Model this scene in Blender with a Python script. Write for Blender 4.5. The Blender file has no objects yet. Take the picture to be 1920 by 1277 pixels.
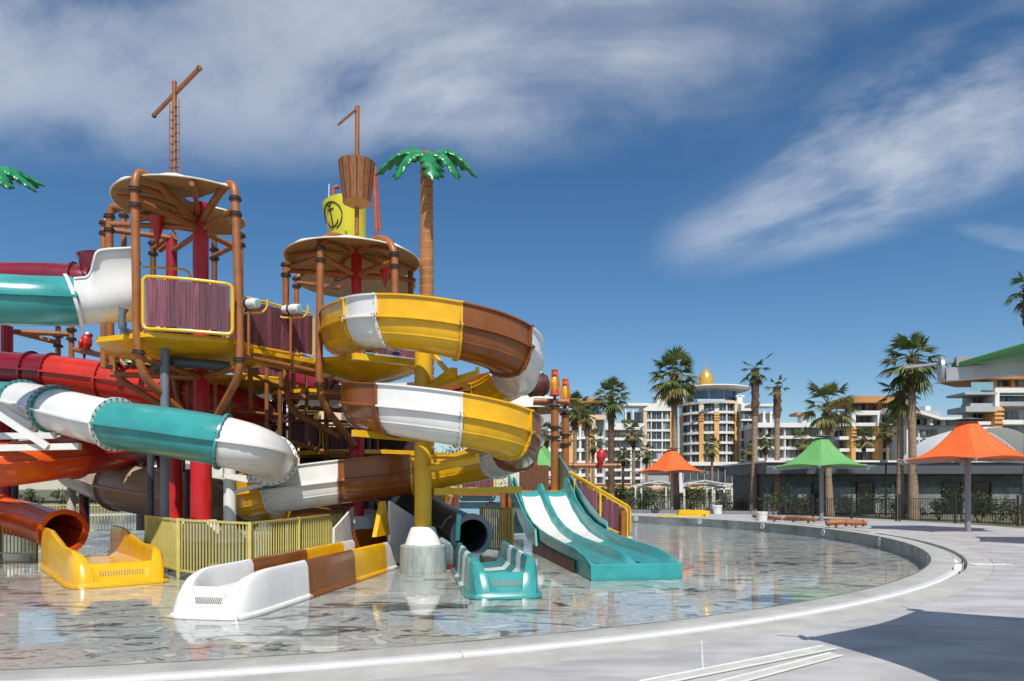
import bpy, math, random
import numpy as np
from mathutils import Vector, Matrix
R_ = math.radians
random.seed(7)
scene = bpy.context.scene
COL = scene.collection

# ------------------------------------------------------------------ camera
F = 1300.0; HY = 915.0; EYE = 1.6
cam_d = bpy.data.cameras.new('camera'); cam = bpy.data.objects.new('camera', cam_d); COL.objects.link(cam)
cam.location = (0, 0, EYE); cam.rotation_euler = (R_(90), 0, 0)
cam_d.sensor_width = 36; cam_d.lens = F/1920*36; cam_d.shift_y = (HY-638.5)/1920
cam_d.clip_start = 0.1; cam_d.clip_end = 20000
scene.camera = cam

# ------------------------------------------------------------------ world
SUN_DIR = Vector((-0.10, 0.78, -1.0)).normalized()
wd = bpy.data.worlds.new('World'); scene.world = wd; wd.use_nodes = True
nt = wd.node_tree; nt.nodes.clear()
def wn(t, **k):
    n = nt.nodes.new(t)
    for a, b in k.items(): setattr(n, a, b)
    return n
sky = wn('ShaderNodeTexSky', sky_type='NISHITA'); sky.sun_disc = False
sky.sun_elevation = R_(52); sky.sun_rotation = R_(173)
sky.altitude = 300; sky.air_density = 1.0; sky.dust_density = 0.5; sky.ozone_density = 3.0
hs = wn('ShaderNodeHueSaturation'); hs.inputs['Hue'].default_value = 0.499; hs.inputs['Saturation'].default_value = 1.24; hs.inputs['Value'].default_value = 1.08
nt.links.new(sky.outputs[0], hs.inputs['Color'])
tc = wn('ShaderNodeTexCoord'); sep = wn('ShaderNodeSeparateXYZ'); nt.links.new(tc.outputs['Generated'], sep.inputs[0])
def wm(op, a, b=None, c=None, clamp=False):
    n = wn('ShaderNodeMath', operation=op); n.use_clamp = clamp
    for i, v in enumerate((a, b, c)):
        if v is None: continue
        if isinstance(v, (int, float)): n.inputs[i].default_value = v
        else: nt.links.new(v, n.inputs[i])
    return n.outputs[0]
zc = wm('ADD', wm('MAXIMUM', sep.outputs[2], 0.0), 0.22)
u = wm('DIVIDE', sep.outputs[0], zc); v = wm('DIVIDE', sep.outputs[1], zc)   # cloud plane coordinates
cmb = wn('ShaderNodeCombineXYZ'); nt.links.new(u, cmb.inputs[0]); nt.links.new(v, cmb.inputs[1])
def rotmap(rz, sc, loc):
    m = wn('ShaderNodeMapping'); m.inputs['Rotation'].default_value = (0, 0, R_(rz)); m.inputs['Scale'].default_value = sc; m.inputs['Location'].default_value = loc
    nt.links.new(cmb.outputs[0], m.inputs[0]); return m.outputs[0]
def noise(vec, scale, detail, rough, dist):
    n = wn('ShaderNodeTexNoise'); nt.links.new(vec, n.inputs['Vector'])
    n.inputs['Scale'].default_value = scale; n.inputs['Detail'].default_value = detail
    n.inputs['Roughness'].default_value = rough; n.inputs['Distortion'].default_value = dist
    return n.outputs[0]
def ramp(val, a, b, to0=0.0, to1=1.0):
    n = wn('ShaderNodeMapRange', interpolation_type='SMOOTHSTEP')
    nt.links.new(val, n.inputs[0]); n.inputs[1].default_value = a; n.inputs[2].default_value = b; n.inputs[3].default_value = to0; n.inputs[4].default_value = to1
    return n.outputs[0]
def streakvec(ang, sa_, sb_, loc):      # coordinates drawn out along a direction of the cloud plane
    ca, sn = math.cos(R_(ang)), math.sin(R_(ang)); cv = wn('ShaderNodeCombineXYZ')
    nt.links.new(wm('ADD', wm('MULTIPLY', wm('ADD', wm('MULTIPLY', u, ca), wm('MULTIPLY', v, sn)), sa_), loc[0]), cv.inputs[0])
    nt.links.new(wm('ADD', wm('MULTIPLY', wm('SUBTRACT', wm('MULTIPLY', v, ca), wm('MULTIPLY', u, sn)), sb_), loc[1]), cv.inputs[1]); return cv.outputs[0]
wisp = noise(streakvec(-50, 0.95, 1.6, (0.4, 3.1)), 2.3, 11, 0.60, 0.35)
soft = noise(rotmap(20, (0.9, 1.2, 1), (5.2, 1.3, 0)), 1.25, 6, 0.5, 0.2)
def blob(cu, cv, ru, rv, ang):
    ca, sa = math.cos(R_(ang)), math.sin(R_(ang))
    du = wm('SUBTRACT', u, cu); dv = wm('SUBTRACT', v, cv)
    a = wm('MULTIPLY', wm('ADD', wm('MULTIPLY', du, ca), wm('MULTIPLY', dv, sa)), 1/ru)
    b = wm('MULTIPLY', wm('SUBTRACT', wm('MULTIPLY', dv, ca), wm('MULTIPLY', du, sa)), 1/rv)
    d = wm('ADD', wm('MULTIPLY', a, a), wm('MULTIPLY', b, b))
    return ramp(d, 0.0, 1.0, 1.0, 0.0)
veil = wm('ADD', wm('MULTIPLY', blob(-0.50, 1.05, 0.90, 0.44, 8), 0.95), wm('MULTIPLY', blob(0.10, 1.00, 0.85, 0.45, 0), 0.70))
veil = wm('ADD', veil, ramp(v, 1.05, 0.55, 0.0, 0.6), clamp=True)
streak = wm('ADD', wm('MULTIPLY', blob(0.80, 1.25, 0.75, 0.31, -56), 0.95), wm('MULTIPLY', blob(1.16, 1.56, 0.22, 0.05, 10), 0.5), clamp=True)
wsoft = noise(streakvec(-20, 0.9, 1.3, (2.4, 5.1)), 2.0, 10, 0.58, 0.3)
texv = wm('ADD', wm('MULTIPLY', ramp(wsoft, 0.37, 0.67), 0.60), wm('MULTIPLY', ramp(soft, 0.36, 0.66), 0.42))
texs = wm('ADD', wm('MULTIPLY', ramp(wisp, 0.36, 0.70), 0.66), wm('MULTIPLY', ramp(soft, 0.32, 0.70), 0.44))
dens = wm('MAXIMUM', wm('MULTIPLY', wm('MULTIPLY', veil, texv), 0.86), wm('MULTIPLY', wm('MULTIPLY', streak, texs), 0.95)); dens = wm('MINIMUM', dens, 1.0)
mixc = wn('ShaderNodeMixRGB'); nt.links.new(dens, mixc.inputs[0]); nt.links.new(hs.outputs[0], mixc.inputs[1]); mixc.inputs[2].default_value = (7.6, 8.1, 8.8, 1)
bg = wn('ShaderNodeBackground'); bg.inputs['Strength'].default_value = 0.095
nt.links.new(mixc.outputs[0], bg.inputs[0])
wo = wn('ShaderNodeOutputWorld'); nt.links.new(bg.outputs[0], wo.inputs[0])

# ------------------------------------------------------------------ sun, exposure
sl = bpy.data.lights.new('sun', 'SUN'); sl.energy = 4.6; sl.angle = R_(0.53); sl.color = (1.0, 0.95, 0.87)
so = bpy.data.objects.new('sun', sl); COL.objects.link(so); so.rotation_euler = SUN_DIR.to_track_quat('-Z', 'Y').to_euler(); so.location = (0, -20, 40)
vs = scene.view_settings; vs.view_transform = 'Standard'; vs.look = 'None'; vs.exposure = 0.0; vs.gamma = 1.0; vs.use_curve_mapping = False
scene.cycles.max_bounces = 8; scene.cycles.diffuse_bounces = 2; scene.cycles.transparent_max_bounces = 16
scene.cycles.sample_clamp_indirect = 4.0; scene.cycles.caustics_reflective = False; scene.cycles.caustics_refractive = False

# ------------------------------------------------------------------ materials
MATS = {}
def mat(name, col, rough=0.4, var=0.10, scale=2.5, bump=0.0, bscale=20.0, metal=0.0, col2=None, stretch=(1, 1, 1), spec=0.5, coat=0.0, rnd=0.0, detail=4.0, trans=0.0, lo=0.30, hi=0.68, dirt=0.0):
    if name in MATS: return MATS[name]
    m = bpy.data.materials.new(name); m.use_nodes = True; t = m.node_tree; b = t.nodes['Principled BSDF']
    L = t.links.new
    tcn = t.nodes.new('ShaderNodeTexCoord'); mp = t.nodes.new('ShaderNodeMapping'); mp.inputs['Scale'].default_value = stretch
    if rnd > 0:      # every piece gets its own stretch of the pattern
        o1 = t.nodes.new('ShaderNodeObjectInfo'); vm = t.nodes.new('ShaderNodeVectorMath'); vm.operation = 'MULTIPLY_ADD'; vm.inputs[1].default_value = (37, 23, 51)
        L(o1.outputs['Random'], vm.inputs[0]); L(tcn.outputs['Object'], vm.inputs[2]); L(vm.outputs[0], mp.inputs[0])
    else: L(tcn.outputs['Object'], mp.inputs[0])
    nz = t.nodes.new('ShaderNodeTexNoise'); nz.inputs['Scale'].default_value = scale; nz.inputs['Detail'].default_value = detail; nz.inputs['Roughness'].default_value = 0.6
    L(mp.outputs[0], nz.inputs['Vector'])
    c2 = col2 if col2 else tuple(max(0.0, c*(1-var*2.2)) for c in col)
    c1 = tuple(min(1.0, c*(1+var*0.5)) for c in col)
    rp = t.nodes.new('ShaderNodeValToRGB'); rp.color_ramp.elements[0].position = lo; rp.color_ramp.elements[1].position = hi
    rp.color_ramp.elements[0].color = (*c2, 1); rp.color_ramp.elements[1].color = (*c1, 1)
    L(nz.outputs[0], rp.inputs[0]); out = rp.outputs[0]
    if rnd > 0:
        oi = t.nodes.new('ShaderNodeObjectInfo'); mr = t.nodes.new('ShaderNodeMapRange'); mr.inputs[3].default_value = 1-rnd; mr.inputs[4].default_value = 1+rnd
        L(oi.outputs['Random'], mr.inputs[0])
        hv = t.nodes.new('ShaderNodeHueSaturation'); L(mr.outputs[0], hv.inputs['Value']); L(out, hv.inputs['Color']); out = hv.outputs[0]
    if dirt > 0:      # water streaks and dust
        mp2 = t.nodes.new('ShaderNodeMapping'); mp2.inputs['Scale'].default_value = (5, 5, 0.8); L(tcn.outputs['Object'], mp2.inputs[0])
        nd = t.nodes.new('ShaderNodeTexNoise'); nd.inputs['Scale'].default_value = 1.4; nd.inputs['Detail'].default_value = 7; nd.inputs['Roughness'].default_value = 0.65; L(mp2.outputs[0], nd.inputs['Vector'])
        mrd = t.nodes.new('ShaderNodeMapRange'); mrd.inputs[1].default_value = 0.50; mrd.inputs[2].default_value = 0.78; mrd.inputs[3].default_value = 0.0; mrd.inputs[4].default_value = dirt; L(nd.outputs[0], mrd.inputs[0])
        mxd = t.nodes.new('ShaderNodeMixRGB'); L(mrd.outputs[0], mxd.inputs[0]); L(out, mxd.inputs[1]); mxd.inputs[2].default_value = (0.30, 0.27, 0.23, 1); out = mxd.outputs[0]
    L(out, b.inputs['Base Color'])
    rr = t.nodes.new('ShaderNodeMapRange'); rr.inputs[3].default_value = max(0.02, rough*0.75); rr.inputs[4].default_value = min(1, rough*1.35)
    n2 = t.nodes.new('ShaderNodeTexNoise'); n2.inputs['Scale'].default_value = scale*3.1; n2.inputs['Detail'].default_value = 5
    L(mp.outputs[0], n2.inputs['Vector']); L(n2.outputs[0], rr.inputs[0]); L(rr.outputs[0], b.inputs['Roughness'])
    b.inputs['Metallic'].default_value = metal; b.inputs['Specular IOR Level'].default_value = spec
    if coat: b.inputs['Coat Weight'].default_value = coat; b.inputs['Coat Roughness'].default_value = 0.08
    if bump:
        nb = t.nodes.new('ShaderNodeTexNoise'); nb.inputs['Scale'].default_value = bscale; nb.inputs['Detail'].default_value = 4
        L(mp.outputs[0], nb.inputs['Vector']); bm = t.nodes.new('ShaderNodeBump'); bm.inputs['Strength'].default_value = bump; bm.inputs['Distance'].default_value = 0.02
        L(nb.outputs[0], bm.inputs['Height']); L(bm.outputs[0], b.inputs['Normal'])
    if trans:
        tl = t.nodes.new('ShaderNodeBsdfTranslucent'); L(out, tl.inputs[0]); mx = t.nodes.new('ShaderNodeMixShader'); mx.inputs[0].default_value = trans
        L(b.outputs[0], mx.inputs[1]); L(tl.outputs[0], mx.inputs[2]); L(mx.outputs[0], t.nodes['Material Output'].inputs[0])
    MATS[name] = m; return m

YEL = mat('gelcoat_yellow', (0.84, 0.45, 0.006), 0.24, 0.09, 2.0, coat=0.12, dirt=0.07)
BRN = mat('gelcoat_brown', (0.26, 0.078, 0.015), 0.24, 0.12, 2.0, coat=0.12, dirt=0.07)
WHT = mat('gelcoat_white', (0.81, 0.80, 0.78), 0.26, 0.04, 1.8, coat=0.12, dirt=0.07)
TEA = mat('gelcoat_teal', (0.040, 0.315, 0.310), 0.24, 0.10, 2.0, coat=0.12, dirt=0.07)
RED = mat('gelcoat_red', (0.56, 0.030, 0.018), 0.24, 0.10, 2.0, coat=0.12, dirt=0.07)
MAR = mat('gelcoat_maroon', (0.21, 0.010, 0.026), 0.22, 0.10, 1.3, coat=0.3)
ORG = mat('gelcoat_orange', (0.72, 0.095, 0.012), 0.24, 0.10, 2.0, coat=0.12, dirt=0.07)
WHT_SH = mat('gelcoat_white_shaded', (0.40, 0.31, 0.22), 0.25, 0.10, 1.3)  # white shell standing in shade, the shade put into the tan colour
GRY = mat('gelcoat_grey', (0.22, 0.22, 0.24), 0.3, 0.08, 2)
STEEL_O = mat('painted_steel_rust_orange', (0.35, 0.122, 0.032), 0.42, 0.14, 3.0, dirt=0.07)
STEEL_Y = mat('painted_steel_yellow', (0.78, 0.47, 0.015), 0.32, 0.06, 3)
STEEL_R = mat('painted_steel_red', (0.52, 0.016, 0.020), 0.30, 0.08, 2)
STEEL_W = mat('painted_steel_white', (0.74, 0.74, 0.72), 0.35, 0.05, 3)
STEEL_D = mat('dark_steel_flange', (0.045, 0.034, 0.030), 0.5, 0.2, 8)
PIPE_D = mat('dark_pvc_pipe', (0.05, 0.062, 0.075), 0.35, 0.15, 3)
PIPE_G = mat('blue_grey_pipe', (0.16, 0.19, 0.23), 0.4, 0.1, 3)
BOLT = mat('bolt_steel', (0.10, 0.10, 0.11), 0.4, 0.2, 30, metal=0.6)
CREAM = mat('canopy_cream_shaded', (0.40, 0.265, 0.125), 0.55, 0.10, 2.2, trans=0.04)  # underside cream darkened, canopy shade painted into the colour
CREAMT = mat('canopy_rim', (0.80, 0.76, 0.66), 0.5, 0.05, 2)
PLANK = mat('purple_brown_plank', (0.25, 0.078, 0.098), 0.5, 0.2, 3.2, bump=0.25, bscale=12, stretch=(3, 3, 0.35), col2=(0.050, 0.013, 0.032), rnd=0.35, lo=0.36, hi=0.66)
FENCE = mat('fence_olive_yellow', (0.64, 0.54, 0.15), 0.42, 0.08, 5)
STONE = mat('pale_green_marble', (0.42, 0.46, 0.43), 0.35, 0.2, 2.2, col2=(0.20, 0.24, 0.23), stretch=(2.2, 2.2, 0.5), detail=8)
FGREEN = mat('fibreglass_leaf_green', (0.012, 0.26, 0.085), 0.3, 0.25, 3, coat=0.2)
FTRUNK = mat('fibreglass_trunk', (0.43, 0.185, 0.060), 0.5, 0.12, 4)
FTRUNKD = mat('fibreglass_trunk_groove', (0.13, 0.05, 0.02), 0.6, 0.15, 4)
WOODB = mat('barrel_wood', (0.30, 0.115, 0.040), 0.55, 0.22, 4, stretch=(5, 5, 0.6), rnd=0.12)
BLACK = mat('black_paint', (0.012, 0.012, 0.013), 0.4, 0.1, 4)
BUCKY = mat('bucket_yellow', (0.66, 0.60, 0.035), 0.35, 0.06, 2)
COP = mat('cream_limestone_coping', (0.50, 0.488, 0.45), 0.55, 0.12, 1.6, bump=0.08, bscale=30, detail=8)
DECK = mat('light_grey_porcelain_deck', (0.47, 0.458, 0.455), 0.55, 0.13, 0.8, bump=0.06, bscale=9, stretch=(1, 2.4, 1), detail=12, lo=0.36, hi=0.60)
GUTW = mat('white_gutter_plastic', (0.80, 0.80, 0.79), 0.35, 0.04, 4)
GUTG = mat('gutter_concrete', (0.42, 0.42, 0.41), 0.7, 0.15, 3)
SOIL = mat('soil_ground', (0.16, 0.14, 0.09), 0.95, 0.3, 0.4, col2=(0.07, 0.085, 0.035), detail=8)
GLASS = mat('window_glass', (0.075, 0.10, 0.125), 0.08, 0.35, 0.35, spec=0.8, rnd=0.5)
GLASSB = mat('window_glass_blue', (0.05, 0.11, 0.19), 0.06, 0.25, 0.3, spec=0.8, rnd=0.3)
RENDW = mat('white_render', (0.76, 0.745, 0.71), 0.75, 0.04, 0.2)
RENDG = mat('grey_render', (0.40, 0.41, 0.43), 0.75, 0.06, 0.2)
OCHRE = mat('ochre_render', (0.78, 0.42, 0.14), 0.7, 0.06, 0.2)
PEACH = mat('peach_render', (0.74, 0.52, 0.36), 0.7, 0.05, 0.2)
TERRA = mat('terracotta_soffit', (0.52, 0.24, 0.085), 0.7, 0.08, 0.2)
GOLD = mat('gold_dome', (0.78, 0.46, 0.10), 0.28, 0.08, 1.0, metal=0.45)
DGREY = mat('dark_grey_fascia', (0.085, 0.09, 0.108), 0.5, 0.06, 0.6)
CLAD = mat('mottled_green_cladding', (0.115, 0.13, 0.125), 0.6, 0.3, 1.6, col2=(0.045, 0.05, 0.052), detail=9)
DOORG = mat('dark_door_glass', (0.012, 0.014, 0.016), 0.12, 0.2, 1)
UORG = mat('umbrella_orange', (0.86, 0.150, 0.028), 0.6, 0.04, 1.5, trans=0.12)
UGRN = mat('umbrella_green', (0.155, 0.42, 0.135), 0.6, 0.04, 1.5, trans=0.12)
UGRN_SH = mat('umbrella_green_shaded', (0.085, 0.25, 0.085), 0.6, 0.06, 1.5, trans=0.08)  # umbrella green darkened to paint in the shade of its underside
GALV = mat('galvanised_steel', (0.42, 0.42, 0.43), 0.38, 0.12, 4, metal=0.5)
POLE = mat('grey_powder_coat', (0.24, 0.245, 0.26), 0.42, 0.05, 4)
LEAF1 = mat('palm_leaf', (0.125, 0.180, 0.040), 0.42, 0.3, 1.2, col2=(0.050, 0.085, 0.020), trans=0.3)
LEAF2 = mat('palm_leaf_pale', (0.27, 0.25, 0.085), 0.5, 0.3, 1.2, col2=(0.11, 0.12, 0.035), trans=0.3)
DEADL = mat('palm_leaf_dry', (0.30, 0.20, 0.095), 0.7, 0.3, 2, col2=(0.12, 0.075, 0.035), trans=0.15)
TRUNKP = mat('palm_trunk_tan', (0.31, 0.225, 0.150), 0.85, 0.2, 3, bump=0.6, bscale=6, stretch=(1, 1, 5), col2=(0.17, 0.115, 0.075))
BOOTS = mat('palm_boots_brown', (0.15, 0.082, 0.048), 0.9, 0.3, 6, bump=0.8, bscale=10, col2=(0.045, 0.026, 0.017))
BUSH = mat('shrub_leaf', (0.075, 0.115, 0.028), 0.5, 0.35, 2.5, col2=(0.022, 0.040, 0.012), trans=0.2)
BUSHR = mat('shrub_leaf_bronze', (0.13, 0.10, 0.035), 0.55, 0.35, 2.5, col2=(0.045, 0.04, 0.015), trans=0.2)
BLKF = mat('black_fence_steel', (0.020, 0.026, 0.024), 0.5, 0.1, 4)
LANTO = mat('lantern_orange', (0.62, 0.10, 0.018), 0.35, 0.1, 5)
LANTY = mat('lantern_glass_yellow', (0.80, 0.42, 0.015), 0.25, 0.1, 5)
PRED = mat('parrot_red', (0.55, 0.018, 0.015), 0.4, 0.1, 8)
PBLUE = mat('parrot_wing_blue', (0.02, 0.06, 0.25), 0.4, 0.1, 8)
COPPER = mat('orange_brown_pvc', (0.36, 0.135, 0.05), 0.4, 0.12, 4)
MURAL = mat('mural_sky_blue', (0.30, 0.50, 0.62), 0.5, 0.2, 0.9, col2=(0.16, 0.36, 0.52))
BEIGE = mat('beige_plaster', (0.58, 0.52, 0.43), 0.7, 0.06, 0.5)
REDT = mat('red_roof', (0.40, 0.035, 0.035), 0.6, 0.15, 1)
WOODW = mat('dark_plank_brown', (0.17, 0.060, 0.022), 0.55, 0.25, 3, stretch=(6, 6, 0.6))

# ------------------------------------------------------------------ mesh helpers
def at(px, py, Y): return Vector(((px-960)/F*Y, Y, EYE+(HY-py)/F*Y))
def atz(px, Y, z): return Vector(((px-960)/F*Y, Y, z))
ORG0 = Vector((0, 0, 0)); ORIGIN = {}
class MB:
    def __init__(s): s.v = []; s.f = []
    def quad(s, *p):
        k = len(s.v); s.v += [Vector(q) for q in p]; s.f.append(tuple(range(k, k+len(p)))); return s
    def box(s, c, d, rz=0.0, M=None):
        k = len(s.v); hx, hy, hz = d[0]/2, d[1]/2, d[2]/2; ca, sa = math.cos(rz), math.sin(rz)
        for sx, sy, sz in ((-1,-1,-1),(1,-1,-1),(1,1,-1),(-1,1,-1),(-1,-1,1),(1,-1,1),(1,1,1),(-1,1,1)):
            p = Vector((sx*hx, sy*hy, sz*hz))
            p = M @ p if M is not None else Vector((p.x*ca-p.y*sa, p.x*sa+p.y*ca, p.z))
            s.v.append(p+Vector(c))
        s.f += [tuple(k+i for i in q) for q in ((0,3,2,1),(4,5,6,7),(0,1,5,4),(1,2,6,5),(2,3,7,6),(3,0,4,7))]; return s
    def beam(s, a, b, w, h):   # rectangular bar from a to b
        a, b = Vector(a), Vector(b); d = b-a; L = d.length; T = d.normalized()
        S = T.cross(Vector((0, 0, 1))); S = S.normalized() if S.length > 1e-4 else Vector((1, 0, 0)); U = S.cross(T)
        M = Matrix((T, S, U)).transposed(); return s.box((a+b)/2, (L, w, h), M=M)
    def tube(s, pts, r, n=10, caps=True, closed=False):
        pts = [Vector(p) for p in pts]; m = len(pts); k = len(s.v)
        rs = r if isinstance(r, (list, tuple)) else [r]*m
        T = []
        for i in range(m):
            a = pts[i-1] if (i > 0 or closed) else pts[i]; b = pts[(i+1) % m] if (i < m-1 or closed) else pts[i]
            T.append((b-a).normalized())
        up = Vector((0, 0, 1)) if abs(T[0].z) < 0.9 else Vector((1, 0, 0))
        N = (up - T[0]*up.dot(T[0])).normalized()
        for i in range(m):
            N = N - T[i]*N.dot(T[i]); N = N.normalized() if N.length > 1e-6 else Vector((1, 0, 0)); B = T[i].cross(N)
            for j in range(n):
                a = 2*math.pi*j/n; s.v.append(pts[i]+(N*math.cos(a)+B*math.sin(a))*rs[i])
        for i in range(m if closed else m-1):
            i2 = (i+1) % m
            for j in range(n): s.f.append((k+i*n+j, k+i*n+(j+1) % n, k+i2*n+(j+1) % n, k+i2*n+j))
        if caps and not closed:
            s.f.append(tuple(k+j for j in reversed(range(n)))); s.f.append(tuple(k+(m-1)*n+j for j in range(n)))
        return s
    def lathe(s, prof, c=(0, 0, 0), n=24, a0=0.0, a1=2*math.pi, cap=False):
        k = len(s.v); full = abs(a1-a0-2*math.pi) < 1e-6; m = n if full else n+1; c = Vector(c)
        for (r, z) in prof:
            for j in range(m):
                a = a0+(a1-a0)*j/n; s.v.append(c+Vector((r*math.cos(a), r*math.sin(a), z)))
        for i in range(len(prof)-1):
            for j in range(n):
                j2 = (j+1) % m; s.f.append((k+i*m+j, k+i*m+j2, k+(i+1)*m+j2, k+(i+1)*m+j))
        if cap:
            s.f.append(tuple(k+j for j in reversed(range(m)))); s.f.append(tuple(k+(len(prof)-1)*m+j for j in range(m)))
        return s
    def sheet(s, grid):        # rows of points
        k = len(s.v); w = len(grid[0])
        for row in grid: s.v += [Vector(p) for p in row]
        for i in range(len(grid)-1):
            for j in range(w-1): s.f.append((k+i*w+j, k+i*w+j+1, k+(i+1)*w+j+1, k+(i+1)*w+j))
        return s
    def prism(s, poly, d):     # poly: 3d points, extruded by vector d
        k = len(s.v); n = len(poly); d = Vector(d); s.v += [Vector(p) for p in poly]; s.v += [Vector(p)+d for p in poly]
        s.f.append(tuple(range(k+n-1, k-1, -1))); s.f.append(tuple(range(k+n, k+2*n)))
        for j in range(n): s.f.append((k+j, k+(j+1) % n, k+n+(j+1) % n, k+n+j))
        return s
    def build(s, name, m, parent=None, smooth=True, angle=38, kind=None, label=None, recalc=True):
        o0 = ORIGIN.get(parent.name, ORG0) if parent is not None else ORG0
        me = bpy.data.meshes.new(name)
        me.from_pydata([tuple(p-o0) for p in s.v], [], s.f)
        if recalc:
            import bmesh
            b = bmesh.new(); b.from_mesh(me); bmesh.ops.recalc_face_normals(b, faces=b.faces); b.to_mesh(me); b.free()
        if isinstance(m, (list, tuple)):
            for q in m: me.materials.append(q)
        else: me.materials.append(m)
        if smooth: me.shade_smooth(); me.set_sharp_from_angle(angle=R_(angle))
        me.update()
        ob = bpy.data.objects.new(name, me); COL.objects.link(ob)
        if parent is not None: ob.parent = parent; ORIGIN[ob.name] = o0
        if kind: ob['kind'] = kind
        if label: ob['label'] = label
        return ob
def tag(o, label, cat, group=None):
    o['label'] = label; o['category'] = cat
    if group: o['group'] = group
    return o
def thing(name, label, cat, loc=(0, 0, 0), group=None):
    o = bpy.data.objects.new(name, None); o.empty_display_size = 0.2; COL.objects.link(o); o.location = loc
    ORIGIN[o.name] = Vector(loc); return tag(o, label, cat, group)
def struct(o): o['kind'] = 'structure'; return o
def copy_tree(o, parent=None):
    c = o.copy(); COL.objects.link(c); c.parent = parent
    for ch in list(o.children): copy_tree(ch, c)
    return c
def place(o, loc, rz=0, sc=1.0, label=None):
    o.location = loc; o.rotation_euler = (0, 0, rz); o.scale = (sc, sc, sc)
    if label: o['label'] = label
    return o
def share(proto, name, parent, loc, rz=0.0, rot=None, scale=None):   # a further piece that shares the mesh of proto, placed in world coords
    o = bpy.data.objects.new(name, proto.data); COL.objects.link(o); o.parent = parent
    o.location = Vector(loc)-ORIGIN.get(parent.name, ORG0); o.rotation_euler = rot if rot else (0, 0, rz)
    if scale: o.scale = scale
    return o
def unit(name, m, mk):      # shared mesh data made once (not linked)
    b = MB(); mk(b); me = bpy.data.meshes.new(name); me.from_pydata([tuple(p) for p in b.v], [], b.f); me.materials.append(m); me.update()
    class H: pass
    h = H(); h.data = me; return h
def catmull(P, k=6):
    P = [Vector(p) for p in P]; out = []
    for i in range(len(P)-1):
        p0 = P[i-1] if i > 0 else P[0]*2-P[1]; p1 = P[i]; p2 = P[i+1]; p3 = P[i+2] if i+2 < len(P) else P[-1]*2-P[-2]
        for j in range(k):
            t = j/k; out.append(0.5*((2*p1)+(p2-p0)*t+(2*p0-5*p1+4*p2-p3)*t*t+(3*p1-p0-3*p2+p3)*t**3))
    out.append(P[-1]); return out
def fillet(P, r=0.3, k=5):
    P = [Vector(p) for p in P]; out = [P[0]]
    for i in range(1, len(P)-1):
        a, b, c = P[i-1], P[i], P[i+1]; ra = min(r, (a-b).length*0.45); rc = min(r, (c-b).length*0.45)
        q0 = b+(a-b).normalized()*ra; q1 = b+(c-b).normalized()*rc
        for j in range(k+1):
            t = j/k; out.append(q0*(1-t)**2+b*2*t*(1-t)+q1*t*t)
    out.append(P[-1]); return out
def ring(mb, c, axis, r0, r1, h, n=18):      # flat collar
    axis = Vector(axis).normalized(); up = Vector((0, 0, 1)) if abs(axis.z) < 0.9 else Vector((1, 0, 0))
    N = (up-axis*up.dot(axis)).normalized(); B = axis.cross(N); k = len(mb.v)
    for rr, hh in ((r0, -h/2), (r1, -h/2), (r1, h/2), (r0, h/2)):
        for j in range(n):
            a = 2*math.pi*j/n; mb.v.append(Vector(c)+axis*hh+(N*math.cos(a)+B*math.sin(a))*rr)
    for i in range(4):
        for j in range(n): mb.f.append((k+i*n+j, k+i*n+(j+1) % n, k+((i+1) % 4)*n+(j+1) % n, k+((i+1) % 4)*n+j))

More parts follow.
